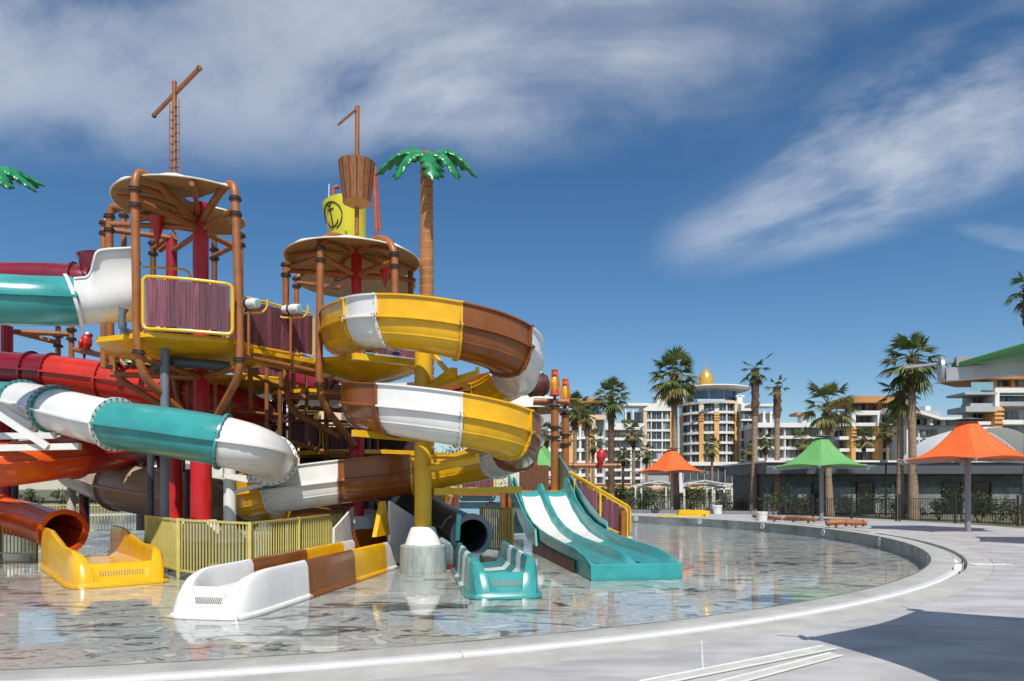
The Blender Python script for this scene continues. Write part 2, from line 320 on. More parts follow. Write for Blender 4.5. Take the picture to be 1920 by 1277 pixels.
# ================================================================== SETTING
PC = Vector((-8.04, 26.25, 0)); PR = 20.45; WZ = -0.35
def annulus(r0, z0, r1, z1, n=160, a0=0.0, a1=2*math.pi): return MB().lathe([(r0, z0), (r1, z1)], PC, n, a0, a1)
def marble_floor():
    m = bpy.data.materials.new('pool_marble_tiles'); m.use_nodes = True; t = m.node_tree; b = t.nodes['Principled BSDF']; L = t.links.new
    tcn = t.nodes.new('ShaderNodeTexCoord')
    def nz(rz, sc, scale, det, dist, loc=(0, 0, 0)):
        mp = t.nodes.new('ShaderNodeMapping'); mp.inputs['Rotation'].default_value = (0, 0, R_(rz)); mp.inputs['Scale'].default_value = sc; mp.inputs['Location'].default_value = loc
        L(tcn.outputs['Object'], mp.inputs[0]); n = t.nodes.new('ShaderNodeTexNoise'); n.inputs['Scale'].default_value = scale; n.inputs['Detail'].default_value = det
        n.inputs['Roughness'].default_value = 0.66; n.inputs['Distortion'].default_value = dist; L(mp.outputs[0], n.inputs['Vector']); return n.outputs[0]
    def rampc(val, stops):
        r = t.nodes.new('ShaderNodeValToRGB'); r.color_ramp.elements[0].position = stops[0][0]; r.color_ramp.elements[0].color = (*stops[0][1], 1)
        r.color_ramp.elements[1].position = stops[-1][0]; r.color_ramp.elements[1].color = (*stops[-1][1], 1)
        for p, c in stops[1:-1]: e = r.color_ramp.elements.new(p); e.color = (*c, 1)
        L(val, r.inputs[0]); return r.outputs[0]
    def mixn(f, a, c, bt='MIX'):
        x = t.nodes.new('ShaderNodeMixRGB'); x.blend_type = bt
        if isinstance(f, float): x.inputs[0].default_value = f
        else: L(f, x.inputs[0])
        L(a, x.inputs[1]); L(c, x.inputs[2]); return x.outputs[0]
    stops = [(0.36, (0.020, 0.024, 0.030)), (0.42, (0.16, 0.17, 0.175)), (0.455, (0.50, 0.50, 0.49)), (0.515, (0.62, 0.615, 0.60)), (0.55, (0.30, 0.32, 0.325)), (0.62, (0.80, 0.79, 0.77))]
    A = rampc(nz(58, (0.75, 1.5, 1), 1.35, 12, 1.5), stops); B = rampc(nz(-38, (0.7, 1.5, 1), 1.35, 12, 1.5, (7, 3, 0)), stops); C_ = rampc(nz(92, (0.6, 1.5, 1), 1.1, 12, 1.2, (1, 9, 0)), stops)
    # big tiles, each with its own vein direction
    vo = t.nodes.new('ShaderNodeTexVoronoi'); vo.distance = 'CHEBYCHEV'; vo.inputs['Scale'].default_value = 0.6; vo.inputs['Randomness'].default_value = 0.55; L(tcn.outputs['Object'], vo.inputs['Vector'])
    sp = t.nodes.new('ShaderNodeSeparateColor'); L(vo.outputs['Color'], sp.inputs[0])
    def step(val, th):
        q = t.nodes.new('ShaderNodeMath'); q.operation = 'GREATER_THAN'; L(val, q.inputs[0]); q.inputs[1].default_value = th; return q.outputs[0]
    col = mixn(step(sp.outputs[0], 0.5), A, B); col = mixn(step(sp.outputs[1], 0.66), col, C_)
    tint = rampc(nz(0, (1, 1, 1), 0.35, 3, 0.2), [(0.35, (0.96, 0.90, 0.84)), (0.65, (0.86, 0.94, 0.95))]); col = mixn(1.0, col, tint, 'MULTIPLY')
    L(col, b.inputs['Base Color']); b.inputs['Roughness'].default_value = 0.45; return m
def water_mat():
    m = bpy.data.materials.new('shallow_water'); m.use_nodes = True; t = m.node_tree; t.nodes.clear(); L = t.links.new
    tcn = t.nodes.new('ShaderNodeTexCoord')
    def nz(rz, sc, scale, det):
        mp = t.nodes.new('ShaderNodeMapping'); mp.inputs['Rotation'].default_value = (0, 0, R_(rz)); mp.inputs['Scale'].default_value = sc; L(tcn.outputs['Object'], mp.inputs[0])
        n = t.nodes.new('ShaderNodeTexNoise'); n.inputs['Scale'].default_value = scale; n.inputs['Detail'].default_value = det; n.inputs['Distortion'].default_value = 0.4; L(mp.outputs[0], n.inputs['Vector']); return n.outputs[0]
    def bump(h, st, dist, prev=None):
        q = t.nodes.new('ShaderNodeBump'); q.inputs['Strength'].default_value = st; q.inputs['Distance'].default_value = dist; L(h, q.inputs['Height'])
        if prev is not None: L(prev, q.inputs['Normal'])
        return q.outputs[0]
    # breeze patches: calm near the camera, ruffled where the big noise is high
    patch = nz(10, (0.6, 1.0, 1), 0.11, 2); mr = t.nodes.new('ShaderNodeMapRange'); mr.inputs[1].default_value = 0.42; mr.inputs[2].default_value = 0.62; mr.inputs[3].default_value = 0.45; mr.inputs[4].default_value = 1.0; L(patch, mr.inputs[0])
    sx = t.nodes.new('ShaderNodeSeparateXYZ'); L(tcn.outputs['Object'], sx.inputs[0])
    fy = t.nodes.new('ShaderNodeMapRange'); fy.interpolation_type = 'SMOOTHSTEP'; fy.inputs[1].default_value = 17.0; fy.inputs[2].default_value = 27.0; fy.inputs[3].default_value = 0.07; fy.inputs[4].default_value = 1.0; L(sx.outputs[1], fy.inputs[0])
    pm = t.nodes.new('ShaderNodeMath'); pm.operation = 'MULTIPLY'; L(mr.outputs[0], pm.inputs[0]); L(fy.outputs[0], pm.inputs[1])
    mul = t.nodes.new('ShaderNodeMath'); mul.operation = 'MULTIPLY'; L(nz(6, (0.5, 1.7, 1), 2.2, 4), mul.inputs[0]); L(pm.outputs[0], mul.inputs[1])
    n = bump(mul.outputs[0], 1.0, 0.045); n = bump(nz(-20, (0.7, 1.3, 1), 1.1, 2), 1.0, 0.0014, n)
    fr = t.nodes.new('ShaderNodeFresnel'); fr.inputs['IOR'].default_value = 1.285; L(n, fr.inputs['Normal'])
    gl = t.nodes.new('ShaderNodeBsdfGlossy'); gl.inputs['Roughness'].default_value = 0.015; gl.inputs['Color'].default_value = (1, 1, 1, 1); L(n, gl.inputs['Normal'])
    tr = t.nodes.new('ShaderNodeBsdfTransparent'); tr.inputs[0].default_value = (0.95, 0.965, 0.965, 1)
    mx = t.nodes.new('ShaderNodeMixShader'); L(fr.outputs[0], mx.inputs[0]); L(tr.outputs[0], mx.inputs[1]); L(gl.outputs[0], mx.inputs[2])
    o = t.nodes.new('ShaderNodeOutputMaterial'); L(mx.outputs[0], o.inputs[0]); return m

struct(MB().lathe([(PR, -0.42), (0.01, -0.42)], PC, 96).build('pool_floor', marble_floor(), recalc=False))
struct(MB().lathe([(PR-0.002, WZ), (0.01, WZ)], PC, 96).build('water', water_mat(), recalc=False))
struct(annulus(PR, -0.43, PR, 0.0).build('pool_wall', STONE_W if 'STONE_W' in globals() else mat('pool_wall_tile', (0.26, 0.29, 0.28), 0.4, 0.25, 1.2, col2=(0.10, 0.12, 0.12), detail=8)))
# coping: rounded inner lip, gutter channel with white liner, pale outer band
cop = MB().lathe([(PR, -0.05), (PR+0.01, -0.012), (PR+0.04, 0.0), (PR+0.44, 0.004), (PR+0.452, -0.01), (PR+0.452, -0.13)], PC, 200)
struct(cop.build('pool_coping', COP))
struct(MB().lathe([(PR+0.453, -0.13), (PR+0.68, -0.13)], PC, 200).build('gutter_channel', GUTG))
struct(MB().lathe([(PR+0.68, -0.13), (PR+0.68, -0.006), (PR+0.69, 0.003), (PR+1.13, 0.003), (PR+1.14, -0.03)], PC, 200).build('coping_outer_band', COP))
# deck with an outline that follows the hedge line
def rout(a):
    d = math.degrees(a); d = (d+180) % 360-180
    pts = [(-180, 45), (-150, 70), (-20, 70), (-8, 32), (3, 28.4), (20, 28.6), (33, 28.0), (42, 25.5), (50, 23.6), (70, 23.4), (120, 23.4), (150, 26), (180, 45)]
    for (a0, r0), (a1, r1) in zip(pts, pts[1:]):
        if a0 <= d <= a1: return r0+(r1-r0)*(d-a0)/(a1-a0)
NA = 240; dk = MB(); rows = []
for j in range(NA+1):
    a = 2*math.pi*j/NA; c, s_ = math.cos(a), math.sin(a)
    rows.append([PC+Vector((c*r, s_*r, 0)) for r in (PR+1.14, (PR+1.14+rout(a))/2, rout(a))])
dk.sheet(rows); struct(dk.build('deck', DECK, smooth=False))
gm = MB(); gm.lathe([(PR+1.0, -0.035), (60, -0.035), (400, -0.035), (6000, -0.035)], PC, 96); struct(gm.build('ground', SOIL, smooth=False))
# white gutter cover laid along the near side, open channel at the right
pos = -125.0; k = 0
groot = thing('gutter_cover', 'white plastic gutter cover strip following the near curve of the pool rim', 'gutter cover', PC)
while pos < -40:
    a0, a1 = R_(pos), R_(min(pos+11.2, -38)); pos += 11.215
    MB().lathe([(PR+0.456, -0.10), (PR+0.456, 0.010), (PR+0.475, 0.022), (PR+0.60, 0.022), (PR+0.615, 0.006), (PR+0.615, -0.10)], PC, 20, a0, a1).build('cover_strip', GUTW, groot); k += 1
for i, (a0, a1, lab) in enumerate(((-36.0, -31.5, 'loose white gutter liner curling out of the open channel, nearest the camera'), (-29.5, -10.0, 'long white gutter liner lying in the open channel at the right end of the pool'))):
    ml = MB(); lift = 0.05 if i == 0 else 0.0
    ml.lathe([(PR+0.47, -0.02+lift), (PR+0.475, -0.12+lift), (PR+0.60, -0.12+lift), (PR+0.62, -0.05+lift)], PC, 16, R_(a0), R_(a1)); tag(ml.build('gutter_liner', GUTW), lab, 'gutter liner')
# metal grate strips lying loose on the deck
def strip(name, a, b, w, lab, group=None):
    t_ = thing(name, lab, 'metal strip', (Vector(a)+Vector(b))/2, group)
    m_ = MB(); m_.beam(a, b, w, 0.008); m_.build('plate', mat('pale_strip', (0.60, 0.60, 0.54), 0.5, 0.1, 3), t_)
    d = (Vector(b)-Vector(a)).normalized(); s2 = Vector((-d.y, d.x, 0))*w*0.46
    for q in (-1, 1): m_ = MB(); m_.beam(Vector(a)+s2*q+Vector((0, 0, 0.006)), Vector(b)+s2*q+Vector((0, 0, 0.006)), 0.012, 0.010); m_.build('edge_rail', GUTW, t_)
    return t_
def gp(px, py, z=0.0):
    Y = (EYE-z)*F/(py-HY); return Vector(((px-960)/F*Y, Y, z))
strip('gutter_strip', gp(1210, 1285)+Vector((0, 0, .012)), gp(1555, 1216)+Vector((0, 0, .012)), 0.16, 'pale gutter strip on the deck, the farther of the front pair')
strip('gutter_strip', gp(1330, 1292)+Vector((0, 0, .012)), gp(1568, 1229)+Vector((0, 0, .012)), 0.13, 'pale gutter strip lying on the deck at the bottom edge, the nearer of the pair')
strip('gutter_strip', gp(1822, 1060)+Vector((0, 0, .012)), gp(1892, 1060)+Vector((0, 0, .012)), 0.20, 'short gutter strip lying flat on the deck beside the open gutter')
strip('gutter_strip', gp(1630, 999)+Vector((0, 0, .012)), gp(1672, 1001)+Vector((0, 0, .012)), 0.22, 'dull gutter strip lying on the deck in front of the green umbrella')
jm = MB(); jm.beam(gp(1315, 1201)+Vector((0, 0, .004)), gp(1318, 1258)+Vector((0, 0, .004)), 0.022, 0.006); struct(jm.build('deck_joint', mat('joint_grout', (0.62, 0.62, 0.61), 0.7, 0.1, 5)))
# thin tile joints across the deck
# pool wall lamps
def wall_hit(px, z):
    dx = (px-960)/F; # ray (dx,1)*Y hits circle far side
    A = dx*dx+1; B = -2*(dx*PC.x+PC.y); Cc = PC.x**2+PC.y**2-PR*PR; Y = (-B+math.sqrt(B*B-4*A*Cc))/(2*A); return Vector((dx*Y, Y, z))
for i, px in enumerate((1193, 1312, 1430, 1544, 1650, 1742)):
    c = wall_hit(px, -0.17); n = (PC-c); n.z = 0; n.normalize()
    lt = thing('pool_lamp', '%s round white pool lamp on the pool wall, counted from the left' % ('first', 'second', 'third', 'fourth', 'fifth', 'sixth')[i], 'pool lamp', c, 'round lamps in the pool wall')
    m_ = MB(); ring(m_, c+n*0.015, n, 0.075, 0.135, 0.03, 24); m_.build('lamp_ring', mat('lamp_trim', (0.72, 0.73, 0.73), 0.35, 0.05, 5), lt)
    m_ = MB(); ring(m_, c+n*0.010, n, 0.0, 0.075, 0.02, 20); m_.build('lens', mat('lamp_lens', (0.40, 0.44, 0.46), 0.2, 0.1, 5), lt)

# ================================================================== FAR BUILDINGS
CURT = mat('curtain_pale', (0.42, 0.44, 0.45), 0.6, 0.15, 2, rnd=0.3)
def prect(mb, px0, py0, px1, py1, D, th, off=0.0):      # box whose front face fills a rectangle seen at depth D
    a = at(px0, py1, D); b = at(px1, py0, D)
    mb.box(((a.x+b.x)/2, D+off+th/2, (a.z+b.z)/2), (abs(b.x-a.x), th, abs(b.z-a.z))); return mb
def bpart(root, name, m, rects, D, th, off=0.0, smooth=False):
    b = MB()
    for r in rects: prect(b, *r, D, th, off)
    return b.build(name, m, root, smooth=smooth)
def windows(root, xs, ys, D, off, m=GLASS, frame=True, name='window'):
    for (y0, y1) in ys:
        for (x0, x1) in xs:
            w = bpart(root, name, m, [(x0, y0, x1, y1)], D, 0.3, off)
            if random.random() < 0.4 and y1-y0 > 9:
                q0 = x0 if random.random() < 0.5 else x0+(x1-x0)*0.62; bpart_child(w, 'curtain', CURT, (q0+0.2, y0+0.6, q0+(x1-x0)*0.38-0.2, y1-0.3), D, off+0.1)
            if frame and x1-x0 > 9:
                xm = (x0+x1)/2; bpart_child(w, 'mullion', RENDG, (xm-0.5, y0, xm+0.5, y1), D, off)
def bpart_child(par, name, m, r, D, off):
    b = MB(); prect(b, *r, D, 0.2, off-0.15); return b.build(name, m, par, smooth=False)
def tower_pt(c, r, px_ang, z): return c+Vector((r*math.cos(px_ang), r*math.sin(px_ang), z))

# ---- central round hotel tower
D = 230.0
hc = atz(1333, D+9, 0); RT = 10.6
ht = thing('hotel_tower', 'round white and ochre hotel tower with gold dome and curved window bays', 'hotel', hc)
zy = lambda py, DD=D: EYE+(HY-py)/F*DD
MB().lathe([(RT-0.9, 0), (RT-0.9, zy(750))], hc, 48).build('core_wall', RENDG, ht)
rows = [(757, 771), (776, 790), (795, 809), (814, 828), (833, 847), (852, 866)]
def arc_panel(a0, a1, z0, z1, r, th=0.5, n=6):
    b = MB(); b.lathe([(r-th, z0), (r, z0), (r, z1), (r-th, z1), (r-th, z0)], hc, n, a0, a1); 
    return b
def px2ang(px, r=RT):
    dx = (px-960)/F; A = dx*dx+1; B = -2*(dx*hc.x+hc.y); Cc = hc.x**2+hc.y**2-r*r; q = B*B-4*A*Cc
    if q < 0: return math.atan2(-0.3, 1 if dx*hc.y > hc.x else -1)
    Y = (-B-math.sqrt(q))/(2*A); return math.atan2(Y-hc.y, dx*Y-hc.x)
for (y0, y1) in rows:
    for (x0, x1) in ((1279, 1294), (1297, 1311), (1321, 1330), (1331, 1338), (1349, 1361), (1364, 1374)):
        w = arc_panel(px2ang(x0), px2ang(x1), zy(y1), zy(y0), RT-0.35, 0.3, 3).build('window', GLASS, ht, smooth=False)
        am = (px2ang(x0)+px2ang(x1))/2; arc_panel(am-0.006, am+0.006, zy(y1), zy(y0), RT-0.28, 0.1, 1).build('mullion', RENDG, w, smooth=False)
for i, yb in enumerate((755, 773.5, 792.5, 811.5, 830.5, 849.5, 869)):
    arc_panel(px2ang(1268), px2ang(1392), zy(yb+2.4), zy(yb-2.2), RT+0.35 if i else RT+0.7, 1.2, 30).build('floor_band', RENDW if i else PEACH, ht, smooth=False)
for (x0, x1) in ((1270, 1277.5), (1312, 1320), (1339, 1347.5), (1375, 1389)):
    p_ = arc_panel(px2ang(x0), px2ang(x1), zy(868), zy(757), RT+0.62, 1.4, 4).build('pier', OCHRE, ht, smooth=False)
    for yy in (778, 783, 788): arc_panel(px2ang(x0)-0.01, px2ang(x1)+0.01, zy(yy+1.2), zy(yy-1.2), RT+0.9, 0.6, 3).build('pier_moulding', OCHRE, p_, smooth=False)
    arc_panel(px2ang(x0), px2ang(x1), zy(774), zy(760), RT+0.7, 0.5, 3).build('pier_cap', RENDW, p_, smooth=False)
for x in (1295.5, 1362.5): arc_panel(px2ang(x-1), px2ang(x+1), zy(868), zy(757), RT+0.1, 0.5, 2).build('white_post', RENDW, ht, smooth=False)
for (x0, x1) in ((1268, 1297), (1299, 1327), (1331, 1358), (1361, 1377), (1379, 1384)):
    arc_panel(px2ang(x0, RT-1.2), px2ang(x1, RT-1.2), zy(750), zy(731), RT-1.6, 0.4, 5).build('penthouse_window', GLASSB, ht, smooth=False)
MB().lathe([(RT-2.0, zy(752)), (RT-2.0, zy(728)), (RT+1.6, zy(727.0)), (RT+2.2, zy(724.5)), (RT+2.0, zy(723)), (RT-3, zy(719.5)), (0.01, zy(719))], hc, 48).build('roof_disc', RENDW, ht)
dome = MB().lathe([(2.1, zy(720)), (2.3, zy(714)), (2.55, zy(706)), (2.25, zy(696)), (1.3, zy(688)), (0.5, zy(684)), (0.12, zy(682)), (0.07, zy(664))], hc+Vector((-1.7, 0, 0)), 20).build('gold_dome', GOLD, ht)
MB().lathe([(2.6, zy(721)), (2.6, zy(718)), (2.0, zy(717.5))], hc+Vector((-1.7, 0, 0)), 20).build('dome_ring', RENDW, dome)
# letters of the roof sign: plain raised strokes on the band
STROKES = {'W': [((0, 1), (.25, 0)), ((.25, 0), (.5, .7)), ((.5, .7), (.75, 0)), ((.75, 0), (1, 1))], 'Y': [((0, 1), (.5, .5)), ((1, 1), (.5, .5)), ((.5, .5), (.5, 0))], 'N': [((0, 0), (0, 1)), ((0, 1), (1, 0)), ((1, 0), (1, 1))],
 'D': [((0, 0), (0, 1)), ((0, 1), (.7, .9)), ((.7, .9), (1, .5)), ((1, .5), (.7, .1)), ((.7, .1), (0, 0))], 'H': [((0, 0), (0, 1)), ((1, 0), (1, 1)), ((0, .5), (1, .5))], 'A': [((0, 0), (.5, 1)), ((.5, 1), (1, 0)), ((.2, .4), (.8, .4))], 'M': [((0, 0), (0, 1)), ((0, 1), (.5, .3)), ((.5, .3), (1, 1)), ((1, 1), (1, 0))]}
sgn = MB().box(at(1330, 752.0, D-3.4), (10.2, 0.2, 1.3)).build('sign_board', mat('sign_pale_blue', (0.42, 0.58, 0.68), 0.5, 0.05, 1), ht, smooth=False)
MB().box(at(1304.5, 752, D-3.55), (1.1, 0.2, 1.1)).build('sign_emblem', mat('sign_blue', (0.02, 0.35, 0.75), 0.4, 0.05, 1), sgn, smooth=False)
for i, ch in enumerate('WYNDHAM'):
    b = MB(); o_ = at(1310.5+i*6.6, 754.2, D-3.6)
    for (p, q) in STROKES[ch]: b.beam(o_+Vector((p[0]*0.75, 0, p[1]*0.78)), o_+Vector((q[0]*0.75, 0, q[1]*0.78)), 0.1, 0.14)
    b.build('sign_letter', RENDW, sgn, smooth=False)
bpart(ht, 'entrance_glass', GLASS, [(1262, 873, 1400, 906)], D-1.5, 0.4)
bpart(ht, 'entrance_column', RENDG, [(x, 873, x+1.2, 906) for x in range(1268, 1398, 13)], D-2.0, 0.4)
bpart(ht, 'podium_slab', RENDW, [(1258, 866, 1402, 873)], D-3, 3)

# ---- left window bay beside the tower
D = 226.0
lb = thing('hotel_wing', 'white framed hotel bay with five rows of windows, directly left of the round tower', 'hotel wing', atz(1235, D, 0))
bpart(lb, 'wall', RENDG, [(1206, 770, 1268, 913)], D+0.8, 8)
windows(lb, ((1215, 1220), (1222, 1240), (1243, 1254)), [(y, y+15) for y in (771, 790, 808, 827, 846, 865)], D, 0.35)
bpart(lb, 'floor_band', RENDW, [(1212, y, 1256, y+4) for y in (786.2, 805, 823.5, 842, 861, 880)], D, 1.1, -0.2)
bpart(lb, 'roof_band', RENDW, [(1206, 757, 1268, 770.8)], D, 8.5, -0.6)
bpart(lb, 'ochre_edge', PEACH, [(1206, 771, 1213, 912)], D, 1.5, -0.4)
bpart(lb, 'mullion_post', RENDW, [(1220.2, 771, 1221.7, 885), (1240.5, 771, 1242.6, 885)], D, 0.8, -0.1)
bpart(lb, 'ochre_return', OCHRE, [(1256, 763, 1268, 905)], D, 3, -0.3)
bpart(lb, 'stair_head', RENDW, [(1232, 743, 1262, 757)], D+4, 5); bpart(lb, 'stair_head_roof', RENDW, [(1229, 741, 1262, 744)], D+3.5, 6)
# ---- right bay
rb = thing('hotel_wing', 'narrow white hotel bay joined to the right side of the round tower', 'hotel wing', atz(1404, D, 0))
bpart(rb, 'wall', RENDG, [(1390, 768, 1420, 913)], D+0.8, 8)
windows(rb, ((1391, 1396.5), (1398, 1405), (1408, 1413.5)), [(y, y+14) for y in (771, 790, 808, 827, 846)], D, 0.35)
bpart(rb, 'floor_band', RENDW, [(1389.5, y, 1415, y+3.6) for y in (785.6, 804.5, 823, 841.5, 860.5)], D, 1.1, -0.2)
bpart(rb, 'roof_band', RENDW, [(1389, 757, 1417, 770.5)], D, 8, -0.5)
bpart(rb, 'peach_edge', PEACH, [(1414, 768, 1418, 905)], D, 1.6, -0.4)
bpart(rb, 'podium', RENDW, [(1389, 870, 1440, 876)], D, 2, -0.8); bpart(rb, 'podium_glass', GLASS, [(1389, 877, 1436, 906)], D, 0.4, 0.2)
bpart(rb, 'stair_head', RENDW, [(1382, 743, 1392, 757), (1380, 741, 1396, 744)], D+4, 5)
# ---- right wing with long white balconies
D = 214.0
rw = thing('hotel_wing', 'long low hotel wing with white balcony bands right of the round tower', 'hotel wing', atz(1480, D, 0))
bpart(rw, 'wall', RENDG, [(1415, 800, 1600, 913)], D+2, 10)
windows(rw, [(x, x+11) for x in range(1421, 1596, 17)], [(803, 815), (824, 836), (843, 858), (864, 878)], D, 1.6)
for y in (817, 837.5, 859, 880): bpart(rw, 'balcony_band', RENDW, [(1417, y, 1600, y+5.5)], D, 2.2, -0.2)
bpart(rw, 'roof_band', RENDW, [(1416, 793, 1573, 801.5)], D, 10, -0.8)
for x in range(1437, 1596, 34): bpart(rw, 'balcony_fin', RENDW, [(x, 802, x+2.2, 880)], D, 1.8, 0.0)
bpart(rw, 'roof_pavilion', RENDG, [(1427, 775, 1450, 794)], D+4, 4)
bpart(rw, 'pavilion_column', RENDW, [(1431, 770, 1435, 793), (1444, 770, 1448, 793)], D+2, 0.6)
bpart(rw, 'pavilion_roof', RENDW, [(1408, 757, 1460, 761.5)], D+1, 6)
bpart(rw, 'roof_hut', RENDW, [(1503, 777, 1512, 794), (1549, 784, 1553, 794), (1562, 783, 1566, 794)], D+3, 3)
bpart(rw, 'hut_roof', mat('pink_tile', (0.45, 0.24, 0.17), 0.7, 0.1, 1), [(1494, 773, 1520, 778)], D+2, 6)
# ---- left wings
D = 205.0
lw = thing('hotel_wing', 'white terraced hotel wing with roof pavilion, left of the framed window bay', 'hotel wing', atz(1165, D, 0))
bpart(lw, 'wall', RENDG, [(1130, 795, 1208, 913)], D+2, 10)
windows(lw, ((1152, 1163), (1168, 1180), (1186, 1199)), [(807, 819), (827, 839), (845, 857), (866, 877), (882, 893)], D, 1.6)
for y in (820.5, 839.5, 859, 878.5, 894): bpart(lw, 'balcony_band', RENDW, [(1130, y, 1206, y+5)], D, 2.4, -0.2)
for x in (1132, 1149, 1165, 1182, 1201): bpart(lw, 'balcony_fin', RENDW, [(x, 838, x+2.5, 906)], D, 1.8, 0)
bpart(lw, 'terrace_parapet', RENDW, [(1112, 794, 1207, 806)], D, 3, -0.6)
bpart(lw, 'terrace_plants', BUSH, [(1166, 787, 1192, 794)], D, 1, 0.2)
windows(lw, ((1174, 1187), (1189, 1205)), [(770, 793)], D, 4)
bpart(lw, 'pavilion_column', RENDW, [(1172, 761, 1175, 794), (1186, 761, 1189, 794)], D, 0.5, 0.3)
bpart(lw, 'pavilion_roof', RENDW, [(1168, 756, 1216, 761)], D, 7, -0.4)
D = 190.0
ol = thing('hotel_block', 'hotel block with wide terracotta roof seen between the palms left of the tower', 'hotel block', atz(1070, D, 0))
bpart(ol, 'wall', RENDG, [(1010, 770, 1135, 913)], D+2, 12)
bpart(ol, 'roof_slab', TERRA, [(1066, 748, 1132, 752), (1072, 752, 1126, 756)], D, 14, -2)
windows(ol, ((1094, 1102), (1108, 1124)), [(760, 776)], D, 1.5, GLASSB)
bpart(ol, 'terracotta_frame', TERRA, [(1074, 756, 1093, 800), (1103, 756, 1107, 782)], D, 2, 0.8)
bpart(ol, 'parapet', PEACH, [(1092, 778, 1135, 787), (1110, 787, 1116, 806)], D, 2, -0.5)
windows(ol, ((1013, 1023), (1044, 1054), (1092, 1104), (1118, 1130)), [(806, 817), (828, 840), (849, 862), (872, 886)], D, 1.6)
for y in (818.5, 841, 864, 888): bpart(ol, 'balcony_band', RENDW, [(1008, y, 1132, y+6)], D, 2.4, -0.2)
for x in (1009, 1028, 1040, 1086, 1115): bpart(ol, 'fin', RENDW, [(x, 800, x+4, 910)], D, 1.6, 0)
for x in (1066, 1106): bpart(ol, 'ochre_pier', OCHRE, [(x, 808, x+8, 913)], D, 2, -0.8)
# ---- right ochre block
D = 178.0
ob_ = thing('hotel_block', 'hotel block with ochre piers and flat terracotta roof behind the green umbrella', 'hotel block', atz(1640, D, 0))
bpart(ob_, 'wall', RENDG, [(1570, 770, 1722, 913)], D+2.5, 4)
bpart(ob_, 'roof_slab', TERRA, [(1586, 745, 1706, 749), (1592, 749, 1700, 757)], D, 15, -2.5)
windows(ob_, ((1600, 1612), (1614, 1626), (1630, 1644), (1672, 1690)), [(757, 769)], D, 1.5, GLASSB)
bpart(ob_, 'terracotta_frame', TERRA, [(1596, 757, 1600, 772), (1626, 757, 1629.5, 770), (1647, 757, 1655, 773)], D, 2, 0.6)
bpart(ob_, 'white_frame', RENDW, [(1592, 771, 1648, 779), (1592, 779, 1599.5, 800), (1640, 779, 1648, 800)], D, 3, -1.4)
for (x0, x1) in ((1591.5, 1599.5), (1641, 1650)):
    p_ = bpart(ob_, 'ochre_pier', OCHRE, [(x0, 800, x1, 913)], D, 3, -1.4)
    for yy in (804, 810, 816): b = MB(); prect(b, x0-0.8, yy, x1+0.8, yy+2.6, D, 0.6, -1.8); b.build('pier_moulding', OCHRE, p_, smooth=False)
windows(ob_, ((1601, 1619), (1622, 1638)), [(781, 792), (806, 818), (826, 840), (848, 862)], D, 2.2)
windows(ob_, ((1572, 1588), (1654, 1668), (1672, 1686)), [(781, 793), (806, 818), (826, 840), (848, 862)], D, 2.2)
for y in (793, 818.5, 841, 863): bpart(ob_, 'balcony_band', RENDW, [(1572, y, 1591, y+6), (1600, y, 1640, y+6), (1651, y, 1694, y+6)], D, 2.6, -0.6)
bpart(ob_, 'side_wall', RENDW, [(1688, 800, 1708, 913)], D, 6, -0.6); bpart(ob_, 'terrace_parapet', RENDW, [(1652, 767, 1692, 774)], D, 3, -0.6)
# ---- low white wing further right
D = 168.0
lr = thing('hotel_wing', 'low white hotel wing with sloping roof edge right of the ochre block', 'hotel wing', atz(1770, D, 0))
bpart(lr, 'wall', RENDW, [(1700, 796, 1850, 913)], D+2, 10)
rf = MB(); rf.prism([at(1690, 763, D-1), at(1720, 768, D-1), at(1765, 782, D-1), at(1850, 781, D-1), at(1850, 786, D-1), at(1765, 787, D-1), at(1720, 774, D-1), at(1690, 769, D-1)], (0, 10, 0)); rf.build('roof_edge', RENDW, lr, smooth=False)
bpart(lr, 'recess', RENDG, [(1702, 770, 1764, 797), (1764, 787, 1850, 797)], D+1.5, 2)
windows(lr, ((1726, 1733), (1753, 1763), (1775, 1788), (1726, 1731), (1734, 1742), (1750, 1768)), [(785, 795)], D, 1.3)
windows(lr, ((1726, 1730), (1734, 1744), (1748, 1766)), [(804, 816), (824, 836)], D, 1.7)
bpart(lr, 'fin', RENDW, [(1744, 784, 1750, 797), (1768, 786, 1773, 797)], D, 2, 0)
bpart(lr, 'chimney', RENDW, [(1735, 761, 1745, 771)], D+5, 3)
# ---- near right block
D = 140.0
nr = thing('hotel_block', 'tall grey and ochre hotel block with terracotta roof at the right edge of the picture', 'hotel block', atz(1870, D, 0))
bpart(nr, 'wall', RENDG, [(1822, 742, 1990, 913)], D+2.5, 3)
rf = MB(); rf.prism([at(1826, 701, D-2), at(1912, 687, D-2), at(2000, 687, D-2), at(2000, 693, D-2), at(1912, 692, D-2)], (0, 14, 0)); rf.prism([at(1829, 702, D-1), at(1912, 692.5, D-1), at(1990, 693, D-1), at(1990, 710, D-1), at(1862, 710, D-1)], (0, 12, 0)); rf.build('roof', TERRA, nr, smooth=False)
bpart(nr, 'terracotta_frame', TERRA, [(1860, 708, 1871, 730), (1871, 724, 1990, 730), (1899, 708, 1905, 724)], D, 3, 0.4)
windows(nr, ((1872, 1898), (1906, 1930)), [(708, 724)], D, 1.6, GLASSB)
bpart(nr, 'white_frame', RENDW, [(1857, 729, 1990, 738), (1857, 738, 1865, 764)], D, 3.5, -1.4)
p_ = bpart(nr, 'ochre_pier', OCHRE, [(1855, 764, 1870, 913)], D, 3.5, -1.4)
for yy in (768, 776, 784, 792): b = MB(); prect(b, 1854, yy, 1871, yy+3.5, D, 0.6, -1.8); b.build('pier_moulding', OCHRE, p_, smooth=False)
